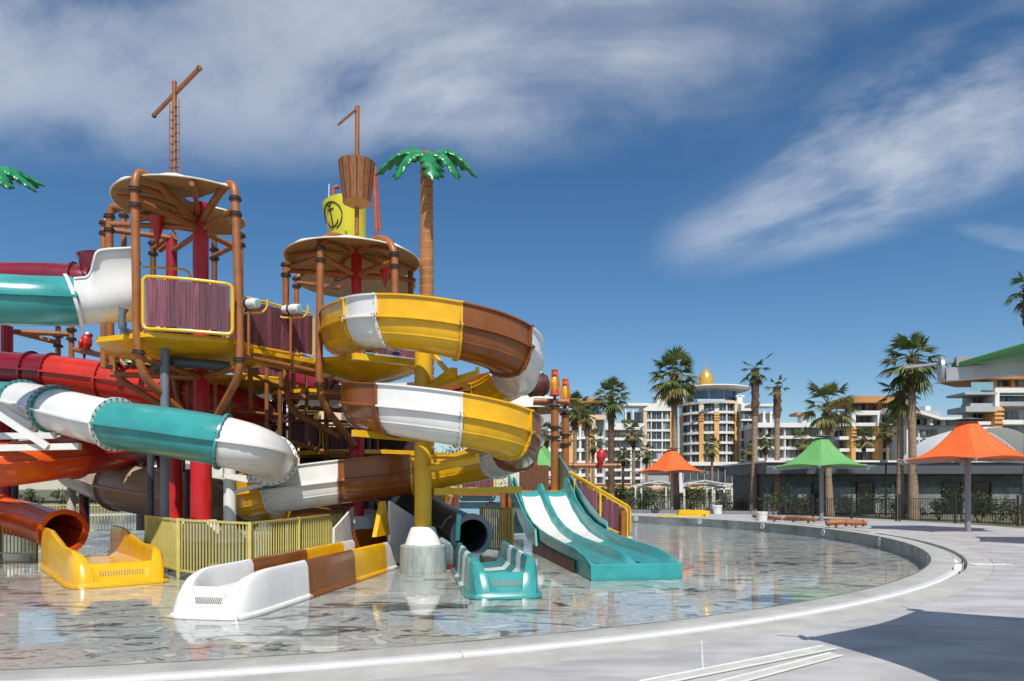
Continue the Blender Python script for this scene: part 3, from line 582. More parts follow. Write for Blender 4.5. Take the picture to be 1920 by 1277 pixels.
windows(nr, ((1874, 1900), (1903, 1925)), [(741, 753), (770, 787), (800, 814), (828, 842)], D, 2.2)
windows(nr, ((1838, 1853),), [(745, 757), (772, 788), (800, 815), (828, 842)], D, 2.2)
for y in (754, 788, 815, 843): bpart(nr, 'balcony_band', RENDG if y == 754 else RENDW, [(1868, y, 1990, y+8), (1815, y+3, 1856, y+9)], D, 3, -0.8)
bpart(nr, 'balcony_slab', RENDG, [(1797, 738, 1857, 742), (1799, 764, 1857, 774)], D, 6, -2)
bpart(nr, 'glass_balustrade', mat('pale_glass', (0.22, 0.40, 0.48), 0.1, 0.1, 0.4), [(1815, 718, 1856, 733)], D, 0.1, -1)

# ---- single-storey dark grey building by the deck
D = 43.0
gb = thing('pool_building', 'single-storey dark grey building with mottled cladding and wide fascia behind the umbrellas', 'building', atz(1680, D, 0))
bpart(gb, 'wall', CLAD, [(1432, 886, 2100, 962)], D, 6)
bpart(gb, 'fascia', DGREY, [(1426, 868, 2110, 889)], D, 8, -1.0)
bpart(gb, 'roof_edge', RENDW, [(1424, 864.6, 2112, 868)], D, 9, -1.15)
for i, (x0, x1) in enumerate(((1524, 1552), (1607, 1637), (1681, 1709), (1767, 1801), (1822, 1856))):
    f_ = bpart(gb, 'door', DOORG, [(x0, 905, x1, 963)], D, 0.1, -0.06)
    for r in ((x0-2, 903, x0+1, 963), (x1-1, 903, x1+2, 963), (x0+1, 903, x1-1, 906)): b = MB(); prect(b, *r, D, 0.08, -0.12); b.build('door_frame', BLKF, f_, smooth=False)
for i, (x0, x1) in enumerate(((1437, 1442), (1480, 1520), (1556, 1604), (1640, 1679), (1712, 1764), (1804, 1820), (1860, 1912))):
    bpart(gb, 'cladding_panel', mat('cladding_panel_pale', (0.23, 0.255, 0.24), 0.55, 0.25, 1.5, col2=(0.10, 0.115, 0.11), detail=9, rnd=0.12), [(x0, 914, x1, 962)], D, 0.05, -0.03)
# ---- white tensile roof behind it
D = 62.0
tr_ = thing('tensile_roof', 'white arched tensile membrane roof rising behind the dark grey building', 'membrane roof', atz(1815, D, 0))
g = []
for i in range(13):
    t = i/12; px = 1722+t*200; py = 866-64*math.sin(math.pi*min(1, max(0, t)))**0.75
    e = at(px, py, D); g.append([e+Vector((0, s_*3.4, -0.02*s_*s_*12-0.0)) for s_ in (-1, -0.5, 0, 0.5, 1)])
MB().sheet(g).build('membrane', mat('white_membrane', (0.80, 0.80, 0.80), 0.5, 0.03, 0.6, trans=0.2), tr_)
tm = MB(); prev = None
for i in range(9):
    t = 0.62+0.36*i/8; px = 1722+t*200; py = 866-64*math.sin(math.pi*t)**0.75+4
    e = at(px, py, D-3.3); e2 = at(px, py+8, D-3.3)
    tm.tube([e, e2], 0.03, 5)
    if prev: tm.tube([prev[0], e], 0.05, 6); tm.tube([prev[1], e2], 0.05, 6); tm.tube([prev[0], e2], 0.03, 5)
    prev = (e, e2)
tm.build('truss', STEEL_W, tr_)
# ---- hotel terrace wall
D = 110.0
tw = thing('terrace_wall', 'long ochre terrace wall with pale cap in front of the hotel', 'wall', atz(1300, D, 0))
bpart(tw, 'wall', OCHRE, [(1000, 908, 1440, 917)], D, 1.0); bpart(tw, 'cap', PEACH, [(1000, 906, 1440, 908)], D, 1.4, -0.2)
# ---- white apartment house on the left, seen through the slides
D = 70.0
wa = thing('apartment_house', 'white apartment house with stacked balconies seen through the gap between the two towers', 'house', atz(520, D, 0))
bpart(wa, 'wall', mat('white_render_cool', (0.62, 0.66, 0.70), 0.75, 0.05, 0.3), [(455, 712, 640, 913)], D, 10)
bpart(wa, 'balcony', RENDW, [(486, 720, 532, 734), (440, 738, 500, 744), (486, 755, 532, 762), (520, 765, 560, 776), (486, 790, 560, 802), (486, 832, 560, 842)], D, 2.5, -2)
windows(wa, ((497, 502), (524, 534), (545, 560), (580, 600)), [(706, 718), (738, 752), (805, 826)], D, -0.15)
bpart(wa, 'roof', REDT, [(470, 680, 640, 690)], D, 12, -1.5); bpart(wa, 'upper_wall', RENDW, [(478, 690, 640, 713)], D, 9, 0.2)
D = 78.0
wb = thing('apartment_house', 'low white house with dark railing at the far left under the orange tube', 'house', atz(100, D, 0))
bpart(wb, 'wall', RENDW, [(-60, 868, 330, 913)], D, 8)
windows(wb, ((66, 76), (92, 100), (108, 116), (140, 152)), [(886, 900)], D, -0.1)
bpart(wb, 'terrace_slab', BEIGE, [(-60, 902, 330, 918)], D, 2, -3)
for i in range(24): b = MB(); prect(b, 10+i*8, 893, 11.5+i*8, 908, D, 0.05, -2.6); b.build('railing_post', DGREY, wb, smooth=False)
bpart(wb, 'railing', DGREY, [(0, 891, 210, 893.5)], D, 0.06, -2.6)
# ---- ochre house behind, centre
D = 95.0
oc = thing('apartment_house', 'ochre and white apartment house behind the rear platform, half hidden by slides', 'house', atz(580, D, 0))
bpart(oc, 'wall', PEACH, [(555, 712, 640, 913)], D-30, 6); windows(oc, ((560, 572), (580, 592)), [(722, 735), (745, 756)], D-30, -0.1)
bpart(oc, 'balcony', RENDW, [(540, 738, 578, 742), (540, 760, 600, 766)], D-30, 2, -1.5)

# ================================================================== SLIDES
UPV = Vector((0, 0, 1))
BOLTU = unit('bolt', BOLT, lambda b: b.box((0, 0, 0), (0.03, 0.03, 0.03)))
def frames(pts):
    out = []
    for i, p in enumerate(pts):
        a = pts[max(0, i-1)]; b = pts[min(len(pts)-1, i+1)]; T = (b-a).normalized(); S = T.cross(UPV); S.normalize(); out.append((p, T, S, S.cross(T)))
    return out
def flume_prof(w, hl, hr):
    def side(h):
        rg = min(0.62, h-0.12)
        return [(w+0.055, h), (w+0.055, h-0.035), (w+0.005, h-0.045), (w, rg+0.03), (w+0.075, rg), (w+0.075, rg-0.03), (w-0.01, rg-0.05), (w-0.045, rg*0.62), (w-0.15, rg*0.27), (w-0.33, 0.035)]
    R = side(hr); Lf = side(hl); n = 10
    outer = R+[(0.0, 0.0)]+[(-x, z) for x, z in reversed(Lf)]
    inn = [(-(w-0.035), hl), (-(w-0.03), min(0.6, hl-0.1)), (-(w-0.09), 0.27), (-(w-0.25), 0.10), (0.0, 0.045), (w-0.25, 0.10), (w-0.09, 0.27), (w-0.03, min(0.6, hr-0.1)), (w-0.035, hr)]
    return outer, inn
def slide(name, label, P, marks, r=0.58, flume=False, w=0.56, hl=None, hr=None, k=6, cat='water slide', n=28, end_ring=None, flmat=None, cap_start=False):
    P = [Vector(p) for p in P]; pts = catmull(P, k); FR = frames(pts); N = len(P)-1
    root = thing(name, label, cat, (P[0].x, P[0].y, 0))
    def lerp(arr, q):
        i = min(int(q), len(arr)-2); return arr[i]+(arr[i+1]-arr[i])*(q-i)
    rl = r if isinstance(r, list) else [r]*(N+1)
    if flume: hl = hl if isinstance(hl, list) else [hl]*(N+1); hr = hr if isinstance(hr, list) else [hr]*(N+1)
    bolts = MB()
    for mi, (i0, m) in enumerate(marks):
        i1 = marks[mi+1][0] if mi+1 < len(marks) else N
        a, b = int(round(i0*k)), int(round(i1*k)); mb = MB(); secs = []
        for q in range(a, b+1):
            p, T, S, U = FR[q]
            if flume:
                o, inn = flume_prof(w, lerp(hl, q/k), lerp(hr, q/k)); pr = o+inn
                secs.append([p+S*x+UPV*z for x, z in pr])
            else:
                r = lerp(rl, q/k); sec = []
                for j in range(n):
                    an = 2*math.pi*j/n; sec.append(p+(S*math.cos(an)+U*math.sin(an))*r)
                # seam flanges left and right, where the half shells are bolted together
                full = []
                for j in range(n):
                    an = 2*math.pi*j/n
                    if j in (0, n//2):
                        for da, rr in ((-0.055, r-0.004), (-0.045, r+0.075), (0.03, r+0.075), (0.05, r)):
                            full.append(p+(S*math.cos(an+da)+U*math.sin(an+da))*rr)
                    else: full.append(sec[j])
                secs.append(full)
        k0 = len(mb.v); W = len(secs[0])
        for sct in secs: mb.v += sct
        for i in range(len(secs)-1):
            for j in range(W): mb.f.append((k0+i*W+j, k0+i*W+(j+1) % W, k0+(i+1)*W+(j+1) % W, k0+(i+1)*W+j))
        if flume: mb.f.append(tuple(range(k0, k0+W))); mb.f.append(tuple(range(k0+(len(secs)-1)*W, k0+len(secs)*W)))
        sg = mb.build('slide_section', m, root, angle=30)
        # joint flange at the end of the section
        if mi+1 < len(marks):
            p, T, S, U = FR[b]; fm = MB()
            if flume:
                o, _ = flume_prof(w, lerp(hl, b/k), lerp(hr, b/k)); o2 = []
                for x, z in o: o2.append((x*1.07+(0.02 if x > 0 else -0.02), (z-0.05) if abs(x) < w*0.99 else z-0.005))
                kk = len(fm.v); W2 = len(o)
                for dt, oo in ((-0.025, o), (-0.025, o2), (0.025, o2), (0.025, o)): fm.v += [p+T*dt+S*x+UPV*z for x, z in oo]
                for i in range(3):
                    for j in range(W2-1): fm.f.append((kk+i*W2+j, kk+i*W2+j+1, kk+(i+1)*W2+j+1, kk+(i+1)*W2+j))
                for j, (x, z) in enumerate(o2[3:-3]):
                    for dt in (-0.035, 0.035): bolts.box(p+T*dt+S*x*0.97+UPV*(z+0.02), (0.022, 0.022, 0.022))
                fm.build('joint_flange', m, sg)
            else:
                r = lerp(rl, b/k); ring(fm, p, T, r-0.01, r+0.075, 0.055, 30); fm.build('joint_flange', flmat or m, sg)
                for j in range(26):
                    an = 2*math.pi*j/26; c = p+(S*math.cos(an)+U*math.sin(an))*(r+0.045)
                    for dt in (-0.035, 0.035): bolts.box(c+T*dt, (0.028, 0.028, 0.028))
    if bolts.f: bolts.build('joint_bolts', BOLT, root, smooth=False, kind='stuff')
    if end_ring:
        p, T, S, U = FR[-1]; r = rl[-1]; fm = MB(); ring(fm, p, T, r-0.03, r+0.10, 0.10, 32); fm.build('mouth_ring', end_ring, root)
        i_ = MB(); i_.lathe([(0, 0)], n=3) if False else None
    return root

# ---- big yellow, white and brown spiral flume
HC = Vector((-1.70, 17.0, 0)); HR = 1.86; DROP = 1.92
def hel(th, extra=0.0): return Vector((HC.x+HR*math.cos(R_(th)), HC.y+HR*math.sin(R_(th)), 4.52-(th-270)/360*DROP+extra))
path = [Vector((-4.70, 19.1, 5.22)), Vector((-4.30, 18.0, 5.10))]; hl = [1.15, 1.15]; hr = [1.15, 1.15]; marks = [(0, YEL)]
ths = list(range(195, 795, 15)); base = len(path)
for th in ths: path.append(hel(th)); hl.append(0.62); hr.append(1.10)
hl[2] = 0.9
cm = {210: WHT, 240: YEL, 285: BRN, 330: WHT, 375: YEL, 420: BRN, 480: WHT, 540: BRN, 600: WHT, 645: YEL, 690: BRN, 735: WHT, 765: YEL}
for th, m in cm.items(): marks.append((base+(th-195)//15, m))
tail = [((-2.65, 18.85, 1.45), 1.05, 0.8, BRN), ((-3.6, 18.6, 1.30), 1.15, 0.7, None), ((-4.55, 18.35, 1.18), 1.15, 0.7, WHT), ((-5.45, 18.25, 1.05), 1.15, 0.7, None), ((-6.2, 18.35, 0.93), 1.15, 0.7, YEL), ((-6.9, 18.8, 0.80), 1.15, 0.7, None), ((-7.35, 19.7, 0.66), 1.15, 0.7, None), ((-7.1, 20.9, 0.52), 1.15, 0.7, BRN), ((-6.1, 21.9, 0.40), 1.1, 0.7, None), ((-4.8, 22.2, 0.28), 1.1, 0.7, WHT), ((-3.4, 21.6, 0.14), 1.1, 0.7, YEL), ((-2.75, 20.4, -0.02), 1.1, 0.7, None), ((-3.0, 18.9, -0.18), 1.0, 0.7, BRN), ((-3.6, 17.7, -0.28), 0.8, 0.8, None)]
# the yellow piece starts a little later so the brown one is the straight run
for p, a, b, m in tail:
    if m: marks.append((len(path), m))
    path.append(Vector(p)); hl.append(a); hr.append(b)
slide('spiral_slide', 'large open spiral slide in yellow, white and brown sections winding round a yellow column', path, marks, flume=True, hl=hl, hr=hr)

# ---- teal and white enclosed tube
upper = [at(262, 556, 17.2), at(205, 562, 16.8), at(140, 565, 16.3), at(60, 564, 15.8), at(-60, 562, 15.4), at(-220, 580, 15.6)]
slide('tube_slide', 'upper teal tube leaving the left tower and running out of the picture at left', upper[2:], [(0, TEA)], r=0.56)
lower = [at(-160, 742, 20.6), at(-60, 747, 20.2), at(4, 752, 19.6), at(44, 755, 18.9), at(86, 764, 17.9), at(136, 777, 16.9), at(218, 796, 15.9), at(320, 811, 15.3), at(418, 828, 15.1), at(480, 845, 15.6), at(508, 862, 16.8), at(500, 884, 18.6), at(470, 902, 20.4),
         at(530, 915, 22.8), at(640, 925, 23.6), at(735, 938, 22.6), at(806, 962, 20.4), at(850, 984, 18.4), at(884, 1004, 17.0)]
slide('tube_slide', 'teal and white enclosed tube sweeping in front of the left tower down to the pool', lower, [(0, TEA), (3, WHT), (4.35, TEA), (4.5, WHT), (6, TEA), (8, WHT), (10, TEA), (13, WHT), (15, PIPE_D)], r=[0.55]*13+[0.52, 0.50, 0.47, 0.45, 0.44, 0.44], end_ring=GRY)
# start funnel of the upper tube
fu = thing('slide_entrance', 'glossy white entry funnel of the upper tube on the left tower', 'slide entrance', upper[0])
stA, stB = at(251, 552, 17.0), at(137, 566, 16.3); Tf = (stB-stA).normalized(); Sf = Tf.cross(UPV).normalized()
def ftop(px):      # height of the side screens along the entry
    return float(np.interp(px, [137, 158, 165, 169, 172, 175, 182, 196, 251], [528, 526, 521, 511, 497, 486, 481, 479, 477]))
rows = []; lipN, lipF = [], []
for i in range(48):
    t = i/47; c = stA.lerp(stB, t); px = 251+(137-251)*t; e = max(0.0, 1-t*1.25); hx = 0.57+0.16*e; hz = 0.56+0.10*e
    zt_ = EYE+(HY-ftop(px))/F*(c.y-hx*0.4); row = []
    bulge = 0.20*min(1.0, max(0.0, (520-ftop(px))/30))
    for sg, rng in ((1, range(4, 0, -1)), (1, range(0, 11)),):
        pass
    for q in range(5): row.append(c+Sf*(hx+bulge*(1-q/4)**2.5)+UPV*((zt_-c.z)*(1-q/5)))
    for q in range(13):
        an = -math.pi*q/12; row.append(c+Sf*(hx*math.cos(an))+UPV*(hz*math.sin(an)))
    for q in range(5): row.append(c-Sf*(hx+bulge*(q/4)**2.5)+UPV*((zt_-c.z)*((q+1)/5)))
    rows.append(row); lipN.append(row[0]); lipF.append(row[-1])
fo = MB().sheet(rows).build('funnel', WHT, fu, angle=50); sm = fo.modifiers.new('thick', 'SOLIDIFY'); sm.thickness = 0.04
rf = []
for i in range(8):      # closed roof of the tube end
    t = 0.70+0.30*i/7; c = stA.lerp(stB, t); rf.append([c+Sf*(0.57*math.cos(a_))+UPV*(0.56*math.sin(a_)) for a_ in [math.pi*q/12 for q in range(13)]])
MB().sheet(rf).build('tube_roof', WHT, fu)
for lp_ in (lipN, lipF): MB().tube(lp_, 0.03, 6).build('screen_lip', WHT, fu)
MB().tube(rows[0], 0.032, 6).build('front_lip', WHT, fu)
seam = [r_[6]+Sf*0.02 for r_ in rows]; MB().tube(seam, 0.018, 5).build('shell_seam', mat('seam_grey', (0.40, 0.40, 0.40), 0.5, 0.1, 3), fu)
mb = MB(); ring(mb, stB, (stB-stA).normalized(), 0.55, 0.64, 0.07, 30); mb.build('joint_flange', WHT, fu)
mb = MB(); mb.tube(fillet([at(232, 578, 15.9), at(228, 592, 15.9), at(229, 618, 15.95), at(250, 626, 16.3)], 0.2), [0.11]*1+[0.08]*(len(fillet([at(232, 578, 15.9), at(228, 592, 15.9), at(229, 618, 15.95), at(250, 626, 16.3)], 0.2))-1), 12); mb.build('water_feed_pipe', PIPE_G, fu)
# second, maroon slide behind
slide('tube_slide', 'maroon tube at the top left behind the upper teal tube', [at(172, 532, 20.5), at(140, 528, 20.4), at(60, 525, 20.2), at(-120, 528, 19.8)], [(0, MAR), (1, MAR)], r=0.50)
fu2 = thing('slide_entrance', 'maroon entry ring showing behind the white funnel', 'slide entrance', at(205, 485, 20.2))
mb = MB(); mb.lathe([(0.70, -0.25), (0.78, 0.10), (0.84, 0.20), (0.80, 0.20), (0.70, -0.25)], at(205, 487, 20.2)-Vector((0, 0, 0.20)), 28); mb.build('funnel', MAR, fu2)

# ---- red tube behind the left tower
redp = [at(-140, 688, 21.2), at(0, 694, 21.1), at(60, 698, 21.1), at(97, 701, 21.1), at(195, 713, 21.2), at(300, 731, 21.3), at(400, 751, 21.5), at(468, 772, 22.2), at(500, 795, 24.2), at(470, 815, 26.5), at(380, 830, 27)]
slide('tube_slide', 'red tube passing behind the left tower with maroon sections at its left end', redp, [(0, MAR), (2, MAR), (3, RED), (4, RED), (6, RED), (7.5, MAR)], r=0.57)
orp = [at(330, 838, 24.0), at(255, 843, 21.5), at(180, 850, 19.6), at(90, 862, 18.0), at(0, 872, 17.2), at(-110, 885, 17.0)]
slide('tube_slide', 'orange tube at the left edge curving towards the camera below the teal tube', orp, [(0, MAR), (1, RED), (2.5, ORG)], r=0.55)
opl = [at(-190, 950, 17.5), at(-90, 952, 19.4), at(0, 965, 20.0), at(60, 978, 19.7), at(118, 998, 18.5)]
slide('tube_slide', 'low orange tube ending in a round mouth above the yellow run-out', opl, [(0, ORG), (2, ORG)], r=0.52, end_ring=ORG)
slide('tube_slide', 'white tube toned tan for shade, curving away behind the columns at lower left', [at(150, 880, 24), at(196, 898, 22.0), at(225, 910, 21.2), at(300, 925, 20.5), at(380, 940, 20.6), at(470, 950, 22)], [(0, WHT_SH), (2, WHT_SH)], r=0.74)
# yellow flume glimpsed behind the columns
slide('open_slide', 'yellow and brown open slide low down behind the red column of the right tower', [(-3.9, 25.0, 1.2), (-3.2, 24.4, 0.7), (-2.6, 23.4, 0.25), (-2.55, 22.2, -0.1)], [(0, YEL), (2, BRN)], flume=True, hl=1.1, hr=1.1, w=0.5)

# ---- run-outs lying in the pool
SLOT = unit('vent_slot', mat('slot_dark', (0.20, 0.19, 0.17), 0.6, 0.1, 5), lambda b: b.box((0, 0, 0), (0.016, 0.012, 0.13)))
def runout(name, label, A, B, w, H, cols, endm, hend=0.42, slots=17, w0=None, endlen=1.25, slotm=SLOT, Hb=None):
    A = Vector((A[0], A[1], WZ-0.05)); B = Vector((B[0], B[1], WZ-0.05)); d = (B-A); L = d.length; d.normalize(); s = Vector((d.y, -d.x, 0)); w0 = w0 or w
    root = thing(name, label, 'slide run-out', B)
    def sec(t):          # t metres from the back
        e = min(1.0, max(0.0, (t-(L-endlen))/endlen)); Hq = H if Hb is None else Hb+(H-Hb)*min(1.0, max(0.0, (t/L-0.25)/0.4)); hh = 0.09+(Hq-0.09)*math.sqrt(max(0.0, 1-e**2.3)); hh = max(hh, 0.09)
        ww = w0+(w-w0)*min(1, t/(L*0.3)); tk = 0.13*e; ww -= 0.10*e**3; z1 = lambda q: min(q, hh*0.9)
        pr = [(ww+0.13, 0.0), (ww+0.13, 0.03), (ww+0.05, z1(0.065)), (ww+0.02, hh-min(0.12, hh*0.4)), (ww-0.015-tk*0.2, hh-0.03), (ww-0.06-tk*0.5, hh), (ww-0.11-tk, hh-0.02), (ww-0.14-tk, hh-min(0.10, hh*0.4)), (ww-0.15-tk, z1(0.33)), (ww-0.27-tk, z1(0.20)), (0, z1(0.17))]
        pr = pr+[(-x, z) for x, z in reversed(pr[:-1])]
        return [A+d*t+s*x+Vector((0, 0, z)) for x, z in pr]
    ends = [c[0] for c in cols]+[L]
    for i, (t0, m) in enumerate(cols):
        t1 = ends[i+1]; mb = MB(); steps = max(3, int((t1-t0)/0.12)); mb.sheet([sec(t0+(t1-t0)*q/steps) for q in range(steps+1)])
        if i == len(cols)-1: kk = len(mb.v); mb.v += sec(t1); mb.f.append(tuple(range(kk, kk+11))); mb.f.append(tuple(range(kk+10, kk+21)))
        mb.build('trough_section', m, root, angle=32, recalc=True)
    # end wall
    mb = MB(); ww = w-0.16; prof = [(L-0.55, 0.168), (L-0.44, 0.24), (L-0.31, hend-0.05), (L-0.26, hend-0.02), (L-0.20, hend-0.07), (L-0.02, 0.12), (L+0.06, 0.05), (L+0.07, 0.0)]
    rows = []
    for q in range(13):
        x = (q/6-1); cv = -0.05*abs(x)**4; rise = 0.05*abs(x)**6
        rows.append([A+d*(t+cv)+s*(x*(ww+(0.12 if t > L-0.03 else 0.04)))+Vector((0, 0, z+(rise if 2 <= i <= 4 else 0))) for i, (t, z) in enumerate(prof)])
    mb.sheet(rows); ew = mb.build('end_wall', endm, root, angle=45)
    fN = (d*(hend-0.26)+UPV*0.11).normalized()
    for q in range(slots):
        x = (q/(slots-1)-0.5)*ww*1.15; c = A+d*(L-0.110+0.004)+s*x+Vector((0, 0, (0.12+hend-0.07)/2))
        o = share(slotm, 'vent_slot', ew, c, rot=(R_(36), 0, math.atan2(s.y, s.x)), scale=(1, 1, 0.85))
    return root
ro = runout('slide_runout', 'long run-out trough of the spiral slide in white, brown and yellow, lying in the water', (-3.55, 17.6), (-4.72, 10.62), 0.60, 0.68, [(0, WHT), (0.7, YEL), (2.65, BRN), (4.85, WHT)], WHT, hend=0.47, endlen=0.95)
mb = MB(); mb.prism([(-3.02, 17.15, 0.45), (-3.18, 16.25, 0.45), (-3.14, 16.9, 1.28), (-3.10, 17.05, 1.28)], (-0.10, 0, 0)); mb.build('entry_fin', YEL, ro)
mb = MB(); mb.prism([(-3.02, 17.2, -0.3), (-3.02, 17.2, 1.28), (-2.45, 18.4, 0.75), (-2.45, 18.4, -0.3)], (-0.06, 0, 0)); mb.build('entry_side', WHT, ro)
mb = MB(); mb.prism([(-4.35, 17.0, -0.3), (-4.35, 17.0, 0.6), (-4.2, 18.4, 1.1), (-4.2, 18.4, -0.3)], (-0.05, 0, 0)); mb.build('entry_side', WHT, ro)
runout('slide_runout', 'short yellow run-out trough with a vented end at the far left of the pool', (-11.55, 18.55), (-8.0, 14.25), 0.84, 0.72, [(0, YEL)], YEL, hend=0.46, endlen=0.85, Hb=0.98)
tr = runout('slide_runout', 'teal run-out trough with white bands below the round grey tube mouth', (-0.75, 17.0), (-0.10, 12.55), 0.62, 0.70, [(0, TEA), (1.2, WHT), (1.75, TEA), (2.5, WHT), (3.1, TEA)], TEA, hend=0.47, endlen=0.8)
mb = MB(); mb.beam((-1.32, 16.75, 0.35), (-1.26, 16.45, 0.98), 0.10, 0.10); mb.build('entry_post', mat('gelcoat_pale_teal', (0.10, 0.52, 0.52), 0.25, 0.05, 2), tr)

# ---- double teal slide
ds = thing('double_slide', 'teal double slide with two white lanes running side by side into the water', 'water slide', (2.6, 14.8, WZ))
T0 = Vector((1.05, 26.2, 0)); T1 = Vector((2.74, 15.25, 0)); dv = (T1-T0); LD = dv.length; dv.normalize(); sv = Vector((dv.y, -dv.x, 0)); sv = -sv if sv.x < 0 else sv
def zprof(t):    # floor height along the slide, t 0..1
    P_ = [(0, 1.46), (0.03, 1.45), (0.08, 1.20), (0.17, 0.72), (0.27, 0.34), (0.37, 0.10), (0.47, -0.02), (0.58, -0.09), (0.75, -0.13), (1.0, -0.15)]
    for (a, za), (b, zb) in zip(P_, P_[1:]):
        if a <= t <= b:
            q = (t-a)/(b-a); return za+(zb-za)*(q*q*(3-2*q)*0.4+q*0.6)
def wallh(t):
    P_ = [(0, 0.55), (0.05, 0.5), (0.12, 0.42), (0.2, 0.38), (0.42, 0.38), (0.55, 0.36), (0.86, 0.30), (0.95, 0.20), (1, 0.06)]
    for (a, za), (b, zb) in zip(P_, P_[1:]):
        if a <= t <= b: return za+(zb-za)*(t-a)/(b-a)
HWD = 0.98; NT = 60
def dsp(t, x, z): p = T0+dv*LD*t+sv*x; return Vector((p.x, p.y, z))
lane = [[], []]; ridge = []; wl = [[], []]; bodyL = []; 
for i in range(NT+1):
    t = i/NT; z = zprof(t)
    for li, cx in ((0, -0.49), (1, 0.49)): lane[li].append([dsp(t, cx+dx, z+0.02+0.25*abs(dx/0.36)**4*0.3) for dx in (-0.34, -0.28, -0.15, 0, 0.15, 0.28, 0.34)])
    e = max(0, (t-0.86)/0.14); rh = (0.26 if t > 0.04 else 0.3)*(1-e**2)+0.01
    ridge.append([dsp(t, x, z+h) for x, h in ((-0.17, 0.03), (-0.12, rh*0.6), (-0.05, rh), (0.05, rh), (0.12, rh*0.6), (0.17, 0.03))])
    wh = wallh(t)
    for si, sg in ((0, -1), (1, 1)):
        hh = wh if sg > 0 else (wh if t > 0.10 else wh*1.0); hh = max(hh, 0.02)
        wl[si].append([dsp(t, sg*x, z+h) for x, h in ((HWD-0.18, 0.03), (HWD-0.08, 0.10), (HWD-0.03, hh*0.85), (HWD, hh), (HWD+0.05, hh), (HWD+0.06, hh*0.8), (HWD+0.05, -0.12), (HWD+0.05, max(-0.30, WZ-0.05-z)))])
def split(rows, m0, m1, i0, i1, name):
    MB().sheet(rows[:i0+1]).build(name, m0, ds); MB().sheet(rows[i0:i1+1]).build(name, m1, ds); MB().sheet(rows[i1:]).build(name, m0, ds)
for li in (0, 1): split(lane[li], TEA, WHT, 4, 31, 'lane')
MB().sheet(ridge).build('middle_ridge', TEA, ds)
for si in (0, 1): MB().sheet(wl[si]).build('side_wall', TEA, ds)
sk = MB(); g = []
for i in range(24, 54): g.append([dsp(i/NT, -(HWD+0.10), zprof(i/NT)+0.02), dsp(i/NT, -(HWD+0.10), WZ-0.08)])
sk.sheet(g); sk.build('side_shadow_sheet', WOODW, ds)  # brown sheet painting a shadow onto the teal side wall
fe = MB(); g = []
for q in range(17):
    x = (q/8-1)*(HWD+0.065); cv = -0.03*abs(q/8-1)**6
    g.append([dsp(1.0+(cv+dt)/LD, x, z) for dt, z in ((-0.35, -0.13), (-0.15, -0.10), (0.0, -0.06), (0.06, -0.09), (0.08, -0.20), (0.10, WZ-0.06))])
fe.sheet(g); fe.build('front_edge', TEA, ds)
for q in (0.62, 0.74, 0.86):      # section seams across the run-out
    for sg in (-1, 1): mb = MB(); mb.beam(dsp(q, sg*(HWD-0.06), zprof(q)+0.04), dsp(q, sg*(HWD-0.01), zprof(q)+wallh(q)), 0.015, 0.012); mb.build('seam', mat('pale_seam', (0.25, 0.55, 0.55), 0.4, 0.05, 3), ds)
hp = [(-0.25, 1.3), (-0.25, 2.80), (-0.21, 2.98), (-0.14, 2.86), (-0.08, 2.62), (-0.03, 2.40), (0.04, 2.02), (0.12, 1.62), (0.20, 1.30), (0.29, 0.98), (0.37, 0.72), (0.43, 0.60), (0.45, 0.56), (0.48, -0.05), (0.40, 0.05), (0.30, 0.35), (0.18, 0.85), (0.08, 1.22)]
MB().prism([dsp(t, HWD+0.12, z) for t, z in hp], sv*0.06).build('high_side_screen', TEA, ds)
hp = [(-0.05, 1.35), (-0.05, 2.15), (0.0, 1.95), (0.10, 1.45), (0.20, 1.02), (0.30, 0.66), (0.40, 0.42), (0.45, 0.34), (0.47, -0.15), (0.34, -0.05), (0.18, 0.5), (0.08, 1.0)]
MB().prism([dsp(t, -HWD-0.10, z) for t, z in hp], sv*-0.06).build('low_side_screen', TEA, ds)

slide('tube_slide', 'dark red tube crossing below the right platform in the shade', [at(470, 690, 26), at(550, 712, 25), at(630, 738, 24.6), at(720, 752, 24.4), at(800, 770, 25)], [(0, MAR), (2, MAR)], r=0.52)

# ================================================================== PLAY STRUCTURE
def column(name, label, X, Y, ztop, r, m, base=True, cone=(0.62, 0.36, 0.5), rt=None, zs=3.2):
    root = thing(name, label, 'column', (X, Y, WZ))
    MB().lathe([(r, 0.2), (r, min(zs, ztop)), (rt or r, min(zs+0.15, ztop)), (rt or r, ztop), (0.01, ztop)], (X, Y, 0), 28).build('shaft', m, root)
    if base:
        MB().lathe([(cone[0]+0.12, WZ-0.1), (cone[0]+0.10, 0.22), (cone[0]+0.06, 0.25), (0.2, 0.25)], (X, Y, 0), 28).build('stone_plinth', STONE, root)
        MB().lathe([(cone[0], 0.255), (cone[0]-0.02, 0.29), (cone[1]+0.03, 0.255+cone[2]), (cone[1], 0.275+cone[2]), (r*0.9, 0.28+cone[2])], (X, Y, 0), 28).build('white_cone', WHT, root)
    return root
PLU = unit('plank', PLANK, lambda b: b.box((0, 0, 0), (1, 1, 1)))
